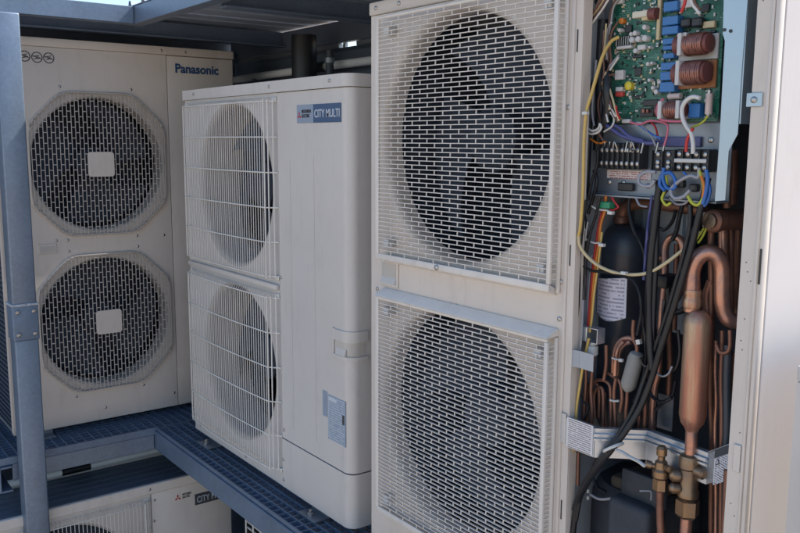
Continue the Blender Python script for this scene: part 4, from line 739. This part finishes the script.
# galvanised valve bracket
bp = [(.7215, -.001, .581), (.801, -.003, .581), (.871, .073, .581), (1.02, .061, .581), (1.087,0.035,0.626)]
bh = .062
q = MB(); q.strip(bp, bh, .002); 
VB = q.build('valve_bracket', ZINCB, U3, 20)
q = MB(); off = [(x, y - .0045, z) for x, y, z in bp]
for a0, b0 in ((.010, .016), (.020, .024)): q.strip([(x, y, z - a0) for x, y, z in off[1:4]], b0 - a0, .004)
q.build('pressed_ridge', ZINCB, VB, 20)
q = MB(); q.strip([(x, y + .012, z + .0005) for x, y, z in bp], .002, .012); q.build('top_flange', ZINCB, VB, 20)
q = MB(); A, B = Vector(bp[0]), Vector(bp[1]); q.strip([(A.x + .004, A.y - .0022, A.z + .004), (B.x - .003, B.y - .0024, B.z + .004)], bh + .002, .0006); q.build('instruction_sticker', NOTES, VB)
A, B = Vector(bp[3]), Vector(bp[4]); d = (B - A); nrm = Vector((d.y, -d.x, 0)).normalized() * .0025
c0, c1 = A + d * .30 + nrm, A + d * .95 + nrm
q = MB(); q.strip([c0 - Vector((0, 0, .016)), c1 - Vector((0, 0, .016))], .052, .0006); q.build('warning_sticker', WARN, VB); q = MB(); q.strip([c0, c1], .0155, .0008); q.build('warning_header', BADGEK, VB)
tc_ = c0.lerp(c1, .22) + nrm * .4 - Vector((0, 0, .026)); dd = (c1 - c0).normalized()
for o_, s_, m_ in ((Vector((0, 0, 0)), .009, INK), (nrm * .2, .0055, WARN)):
    pts = [tc_ + o_ + dd * s_ * math.cos(t) + Vector((0, 0, s_ * math.sin(t))) for t in (PI / 2, PI / 2 + 2 * PI / 3, PI / 2 + 4 * PI / 3)]
    MB().add(pts + [p_ + nrm * .15 for p_ in pts], [(0, 1, 2), (5, 4, 3), (0, 3, 4, 1), (1, 4, 5, 2), (2, 5, 3, 0)]).build('warning_triangle', m_, VB, 0)
e = Vector(bp[4]); ea = (1.106,0,0.627); eb = (1.119,0,0.631); MB().rbox(ea[0], eb[0], -.0015, .0012, ea[2] - .038, ea[2] + .012, .0008, 1).build('bracket_ear', ZINCB, VB); MB().rbox(.7085, .7225, -.0042, -.0032, .525, .590, .0004, 1).build('bracket_ear', ZINCB, VB)
# sensor box, bracket, strainer, capillaries
r = 0.705,0.765,0.744,0.776; q = MB(); q.rbox(r[0], r[0] + (r[1] - r[0]) * .52, .035, .06, r[2], r[3], .0015, 1); q.build('sensor_housing', ZINCB, U3)
xr = r[0] + (r[1] - r[0]) * .52; q = MB()
for z in (r[2], r[3] - .0015): q.box(xr + .0003, r[1], .034, .058, z, z + .0015)
q.box(r[1], r[1] + .0015, .034, .058, r[2], r[3]); q.build('sensor_cover', ZINCB, U3)
MB().lathe([(.0085, 0), (.0085, -.006), (.0125, -.008), (.0125, -.026), (.008, -.03)], ((0.745,0.045,0.744)), (0, 0, 1), 18).build('pressure_sensor', WHITEP, U3, 30)
q = MB(); q.strip([(0.716,0.006,0.729),(0.746,0.006,0.731),(0.778,0.012,0.728)], .036, .0018); q.build('sensor_bracket', PLATE, U3)
for pts in ([(0.779,0.075,0.671),(0.778,0.075,0.707),(0.783,0.075,0.736),(0.797,0.075,0.755),(0.817,0.075,0.762),(0.833,0.075,0.759)], [(0.787,0.078,0.67),(0.786,0.078,0.704),(0.791,0.078,0.731),(0.803,0.078,0.746),(0.818,0.078,0.754)], [(0.786,0.072,0.675),(0.786,0.072,0.709),(0.791,0.072,0.736),(0.805,0.072,0.754)]): wire('capillary_tube', COPPER, pts, .0052, n=10)
wire('cable_tie', TIE, [(0.784,0.062,0.715),(0.797,0.062,0.715),(0.807,0.062,0.716)], .0022, n=6); MB().obox((0.809,0.06,0.716), (.008, 0, 0), (0, .006, 0), (0, 0, .006)).build('tie_head', TIE, U3)
sa, sb = Vector((0.84,0.07,0.736)), Vector((0.821,0.07,0.656)); sd_ = (sb - sa); l_ = sd_.length
MB().lathe([(.004, -.004), (.013, .001), (.016, .012), (.0165, l_ - .012), (.013, l_ - .002), (.005, l_ + .006)], sa, sd_, 20).build('strainer', HOSE, U3, 40)
wire('capillary_tube', COPPERD, [tuple(sa), *[(0.839,0.07,0.751),(0.831,0.07,0.762),(0.828,0.07,0.782),(0.829,0.07,0.803)]], .0045); wire('capillary_tube', COPPERD, [tuple(sb), *[(0.821,0.07,0.632),(0.82,0.07,0.6),(0.823,0.07,0.546)]], .004)
for pts in ([(0.746,0.05,0.722),(0.743,0.05,0.678),(0.742,0.05,0.634),(0.747,0.05,0.591),(0.745,0.05,0.528)], [(0.723,0.07,0.625),(0.733,0.07,0.65),(0.754,0.07,0.659),(0.773,0.07,0.655),(0.779,0.07,0.633),(0.783,0.07,0.557)], [(0.715,0.075,0.536),(0.711,0.075,0.603),(0.715,0.075,0.636),(0.731,0.075,0.646),(0.743,0.075,0.634),(0.746,0.075,0.572)], [(0.739,0.07,0.571),(0.734,0.07,0.619),(0.744,0.07,0.639),(0.758,0.07,0.634),(0.762,0.07,0.551)], [(0.794,0.065,0.674),(0.791,0.065,0.643),(0.795,0.065,0.605),(0.8,0.065,0.563)], [(0.764,0.07,0.679),(0.782,0.07,0.675),(0.801,0.07,0.666),(0.808,0.07,0.637),(0.805,0.07,0.602)], [(0.718,0.03,0.524),(0.719,0.03,0.457),(0.72,0.03,0.342)], [(0.731,0.03,0.501),(0.733,0.03,0.427)], [(0.723,0.05,0.699),(0.727,0.05,0.656),(0.725,0.05,0.589),(0.727,0.05,0.545)]):
    wire('capillary_tube', COPPERD, pts, .004, n=8)
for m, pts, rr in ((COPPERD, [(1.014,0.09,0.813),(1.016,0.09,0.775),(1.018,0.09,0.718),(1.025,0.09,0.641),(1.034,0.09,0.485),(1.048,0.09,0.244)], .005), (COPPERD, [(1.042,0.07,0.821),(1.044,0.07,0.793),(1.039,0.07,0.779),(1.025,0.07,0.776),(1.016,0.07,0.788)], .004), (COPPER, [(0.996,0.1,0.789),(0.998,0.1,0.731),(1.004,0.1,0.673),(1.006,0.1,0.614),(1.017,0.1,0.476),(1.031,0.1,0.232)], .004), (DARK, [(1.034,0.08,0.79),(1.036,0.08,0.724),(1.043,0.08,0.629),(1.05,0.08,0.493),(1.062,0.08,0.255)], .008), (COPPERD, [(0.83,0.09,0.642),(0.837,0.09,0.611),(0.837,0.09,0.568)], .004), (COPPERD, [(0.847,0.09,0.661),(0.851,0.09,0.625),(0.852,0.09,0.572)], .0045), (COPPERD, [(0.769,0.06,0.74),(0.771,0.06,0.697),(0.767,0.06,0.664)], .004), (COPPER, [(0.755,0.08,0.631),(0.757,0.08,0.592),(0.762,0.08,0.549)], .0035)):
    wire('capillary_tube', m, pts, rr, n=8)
wire('cable_tie', TIE, [(0.785,0.06,0.625),(0.798,0.06,0.626),(0.808,0.06,0.629)], .0025, n=6)
# pipes in the middle
wire('copper_pipe', COPPER, [(0.857,0.13,0.858),(0.853,0.13,0.92),(0.852,0.13,0.95),(0.86,0.13,0.967),(0.873,0.13,0.973),(0.888,0.13,0.966),(0.894,0.13,0.945),(0.897,0.13,0.899)], .0075, n=14)
wire('copper_pipe', COPPER, [(0.862,0.12,0.875),(0.859,0.12,0.822),(0.858,0.12,0.76),(0.857,0.12,0.692),(0.851,0.12,0.663),(0.847,0.12,0.608),(0.85,0.12,0.565)], .0072, n=14)
r = 0.858,0.888,0.872,0.898; MB().rbox(r[0], r[1], .09, .14, r[2], r[3], .004, 2).build('pipe_clamp', BLACK, U3)
wire('rubber_hose', BLACK, [(0.884,0.1,0.878),(0.888,0.1,0.85),(0.894,0.1,0.831),(0.91,0.1,0.829),(0.925,0.1,0.84),(0.933,0.1,0.867)], .006, n=10)
wire('copper_pipe', COPPERD, [(0.821,0.14,0.924),(0.833,0.14,0.925),(0.85,0.14,0.927)], .006); wire('copper_pipe', COPPERD, [(0.831,0.2,0.95),(0.832,0.2,0.894),(0.833,0.2,0.83),(0.835,0.2,0.766)], .006)
for p in ((0.851,0.06,0.763), (0.883,0.06,0.699), (0.881,0.06,0.738)): MB().obox(p, (.009, 0, .003), (0, .008, 0), (-.003, 0, .009)).build('tie_head', TIE, U3)
# pipes at right
pa, pb = Vector((0.99,0.07,1.017)), Vector((0.998,0.17,1.016))
rv = MB(); d = pb - pa; rv.lathe([(.008, -.002), (.0185, 0), (.0215, .003), (.0215, .02), (.019, .024), (.019, d.length)], pa, d, 28); rv.build('reversing_valve', COPPERD, U3, 30)
MB().lathe([(.0145, 0), (.0145, .002), (.004, .0035)], pa - d.normalized() * .0045, -d, 24).build('valve_end', BRASS, U3, 30)
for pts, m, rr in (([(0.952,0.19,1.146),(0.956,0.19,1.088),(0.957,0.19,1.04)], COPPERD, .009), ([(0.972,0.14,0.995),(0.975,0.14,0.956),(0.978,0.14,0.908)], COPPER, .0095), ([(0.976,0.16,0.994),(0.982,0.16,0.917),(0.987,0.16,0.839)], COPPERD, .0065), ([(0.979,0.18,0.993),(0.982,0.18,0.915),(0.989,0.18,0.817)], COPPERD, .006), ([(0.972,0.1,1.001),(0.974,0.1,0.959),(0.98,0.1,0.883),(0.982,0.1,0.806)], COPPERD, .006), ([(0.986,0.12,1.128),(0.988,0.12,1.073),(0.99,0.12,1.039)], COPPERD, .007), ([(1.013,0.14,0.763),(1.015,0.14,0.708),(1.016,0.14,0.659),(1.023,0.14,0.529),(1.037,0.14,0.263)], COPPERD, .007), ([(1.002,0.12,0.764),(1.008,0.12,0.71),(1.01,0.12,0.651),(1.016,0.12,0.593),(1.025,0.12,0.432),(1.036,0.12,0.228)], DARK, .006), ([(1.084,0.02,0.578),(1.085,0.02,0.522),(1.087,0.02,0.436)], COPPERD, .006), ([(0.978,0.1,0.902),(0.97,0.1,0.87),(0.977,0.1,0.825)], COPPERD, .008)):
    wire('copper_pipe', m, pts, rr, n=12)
MB().rbox(*(lambda r: (r[0], r[1], .12, .16, r[2], r[3]))((0.939,0.952,0.998,1.028)), .002, 1).build('solenoid_coil', WHITEP, U3)
for pts in ([(0.976,0.07,1.003),(0.969,0.07,0.991),(0.961,0.07,0.979)], [(0.981,0.07,1.003),(0.975,0.07,0.988),(0.966,0.07,0.974)]): wire('sensor_wire', W_YG, pts, .0022)
# compressor jacket and cover at the bottom
cc = (0.77,0.2,0.361); MB().lathe([(.0, .0), (.10, -.005), (.118, -.03), (.12, -.06), (.12, -.38)], (cc[0] + .01, .205, .42), (0, 0, 1), 36, False).build('compressor', JACKET, U3, 40)
r = 0.764,0.907,0.464,0.5; MB().rbox(r[0] + .01, r[1] - .02, .085, .30, .425, .452, .008, 2).build('felt_cap', FELT, U3)
r = 0.807,0.909,0.341,0.429; MB().rbox(r[0], r[1], .035, .09, .20, r[3] - .0, .014, 3).build('terminal_cover', JACKET, U3)
r = 0.816,0.923,0.424,0.485; MB().rbox(r[0], r[1], .068, .082, r[2], r[3], .005, 2).build('jacket_flap', JACKET, U3)
wire('harness_wire', W_GRY, [(0.878,0.05,0.459),(0.895,0.05,0.465),(0.905,0.05,0.466),(0.906,0.05,0.449)], .0016, n=6); wire('harness_wire', W_GRY, [(0.751,0.05,0.407),(0.778,0.05,0.406),(0.817,0.05,0.422)], .003)
for p in ((0.745,0.05,0.412), (0.745,0.05,0.397)): MB().obox(p, (.004, 0, 0), (0, .004, 0), (0, 0, .008)).build('tie_head', TIE, U3)
wire('copper_pipe', COPPERD, [(0.884,0.08,0.401),(0.89,0.08,0.338),(0.897,0.08,0.219)], .010, n=14)

# ------------------------------------------------------------------ lower row
U4 = thing('outdoor_unit', 'beige outdoor unit with wire guard and charcoal badge below the platform', 'outdoor unit', (.42, 3.261, -1.56))
W4, D4, H4 = 1.11, .33, 1.27
Z4 = 1.56
q = MB(); q.holed(0, .750, .65, H4, .40, .955, .275, 0); q.holed(0, .750, .002, .65, .40, .34, .275, 0); q.build('fan_panel', BEIGE, U4)
MB().rbox(.753, W4, -.002, .02, .002, H4, .004, 2).build('service_panel', BEIGE, U4); MB().rbox(W4 - .003, W4, .02, D4, .002, H4, .001, 1).build('side_panel', BEIGE, U4); MB().rbox(0, .003, .001, D4, .002, H4, .001, 1).build('side_panel', BEIGE, U4)
MB().box(.004, W4 - .004, D4 - .01, D4 - .003, .01, H4 - .003).build('rear_coil', COIL, U4); MB().box(.75, .7525, .006, D4 - .012, .01, H4 - .003).build('partition', DARK, U4)
q = MB(); q.rbox(-.005, W4 + .005, -.008, .012, H4 + .001, 1.312, .003, 1); q.rbox(-.005, W4 + .005, D4 - .012, D4 + .008, H4 + .001, 1.314, .003, 1); q.build('lid_rim', BEIGE, U4)
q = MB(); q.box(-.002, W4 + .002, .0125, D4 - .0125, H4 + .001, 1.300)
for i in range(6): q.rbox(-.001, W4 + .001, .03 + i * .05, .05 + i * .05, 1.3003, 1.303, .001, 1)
q.build('lid', mat('shaded_lid', (.13, .16, .20), .45, .1, var=.12, scale=5, dirt=.3), U4)  # dark blue-grey puts the shade and reflected grating into the lid colour
for k, cz in enumerate((.955, .34)): bell(U4, .40, cz, .275, BELL); fan(U4, .40, .05, cz, .258, FAND, 3, .5 + k)
wire_guard(U4, .03, .742, .66, 1.262); wire_guard(U4, .03, .742, .04, .645)
screws(U4, [(.745, -.008, 1.293), (.3, -.008, 1.293), (.76, -.002, 1.15), (.765, -.002, 1.24)])
lo = lambda p: (p[0], p[1], p[2] + 1.56)
e1 = lo((0.867,-0.003,-0.333)); diamonds(e1[0], -.0022, e1[2] - .004, .016, U4, LOGOR)
e2 = lo((0.887,-0.003,-0.338)); text('badge_lettering', 'MITSUBISHI\nELECTRIC', .0125, (e2[0], -.0026, e2[2] + .006), INK, U4, sx=.62, bold=.0003)
e3 = 0.942,1.115,-0.379,-0.316; zc = e3[2] + 1.56 - .012
MB().rbox(e3[0], e3[0] + .19, -.0035, -.002, zc, zc + .05, .0005, 1).build('badge_plate', BADGEK, U4); text('badge_lettering', 'CITY MULTI', .038, (e3[0] + .008, -.004, zc + .011), LETTER, U4, sx=.72)
q = MB()
for x in (.12, .98): q.rbox(x - .05, x + .05, -.02, D4 + .02, GZ + 1.56 + .001, -.0005, .004, 1)
q.build('plinth', mat('plinth_rubber', (.04, .04, .045), .8), U4); MB().box(.004, W4 - .004, .003, D4 - .012, 0, .0018).build('base_pan', BEIGE, U4)

TB = thing('conduit', 'white conduit with a black sleeve lying on the lower unit behind the platform beam', 'conduit', (0, 3.56, -.2295))
MB().cyl((.55, 0, 0), (.90, 0, 0), .016, n=16).build('tube', PIPEW, TB); MB().cyl((.90, 0, 0), (1.02, .004, 0), .0165, n=16).build('sleeve', BLACK, TB); MB().cyl((1.02, .004, 0), (1.5, .02, 0), .0155, n=16).build('tube', PIPEW, TB)

U5 = thing('outdoor_unit', 'black-finned outdoor unit with a white wire frame under the walkway', 'outdoor unit', (1.46, 2.98, -1.56), -PI / 2)
q = MB(); q.rbox(0, 1.0, .006, .33, .002, 1.26, .004, 1); q.build('coil_block', COIL, U5)
q = MB()
for i in range(120): q.box(.004 + i * .0083, .0055 + i * .0083, .0, .006, .01, 1.25)
stuff(q.build('coil_fins', BLACKP, U5, 0))
q = MB()
for z in (1.19, 1.165, .62, .07): q.tube([(.03, -.006, z), (.97, -.006, z)], .004, 6, 1)
for i in range(16): x = .03 + i * .0626; q.tube([(x, -.012, .06), (x, -.012, 1.2)], .0035, 6, 1)
stuff(q.build('coil_guard', WIRE, U5, 60)); MB().rbox(-.004, 1.004, 0, .335, 1.262, 1.285, .004, 1).build('lid', DARK, U5)
q = MB()
for x in (.1, .9): q.rbox(x - .05, x + .05, .0, .33, GZ + 1.56 + .001, .0015, .004, 1)
q.build('plinth', MATS['plinth_rubber'], U5)

# ------------------------------------------------------------------ neighbour on the right
U6 = thing('outdoor_unit', 'low single-fan outdoor unit standing beside the opened unit', 'outdoor unit', (1.30, .662, 0), -PI / 2)
W6, D6, H6 = .80, .33, .78
q = MB(); q.holed(0, .56, .002, H6, .29, .39, .24, 0); q.box(0, .003, .0005, D6, .002, H6); q.build('fan_panel', IVORY, U6)
MB().rbox(.562, W6, -.001, .02, .002, H6, .004, 2).build('service_panel', IVORY, U6); MB().rbox(W6 - .003, W6, .02, D6, .002, H6, .001, 1).build('side_panel', IVORY, U6)
MB().box(.004, W6 - .004, D6 - .01, D6 - .003, .01, H6 - .003).build('rear_coil', COIL, U6); MB().rbox(-.001, W6 + .004, -.002, D6 + .004, H6 + .001, .808, .005, 2).build('lid', IVORY, U6)
bell(U6, .29, .39, .24, BELL); fan(U6, .29, .05, .39, .225, FAND, 3); wire_guard(U6, .03, .55, .12, .66, rows=5); MB().box(.004, W6 - .004, .003, D6 - .012, 0, .0018).build('base_pan', IVORY, U6)
for x in (.1, .7): foot(U6, x, 0)
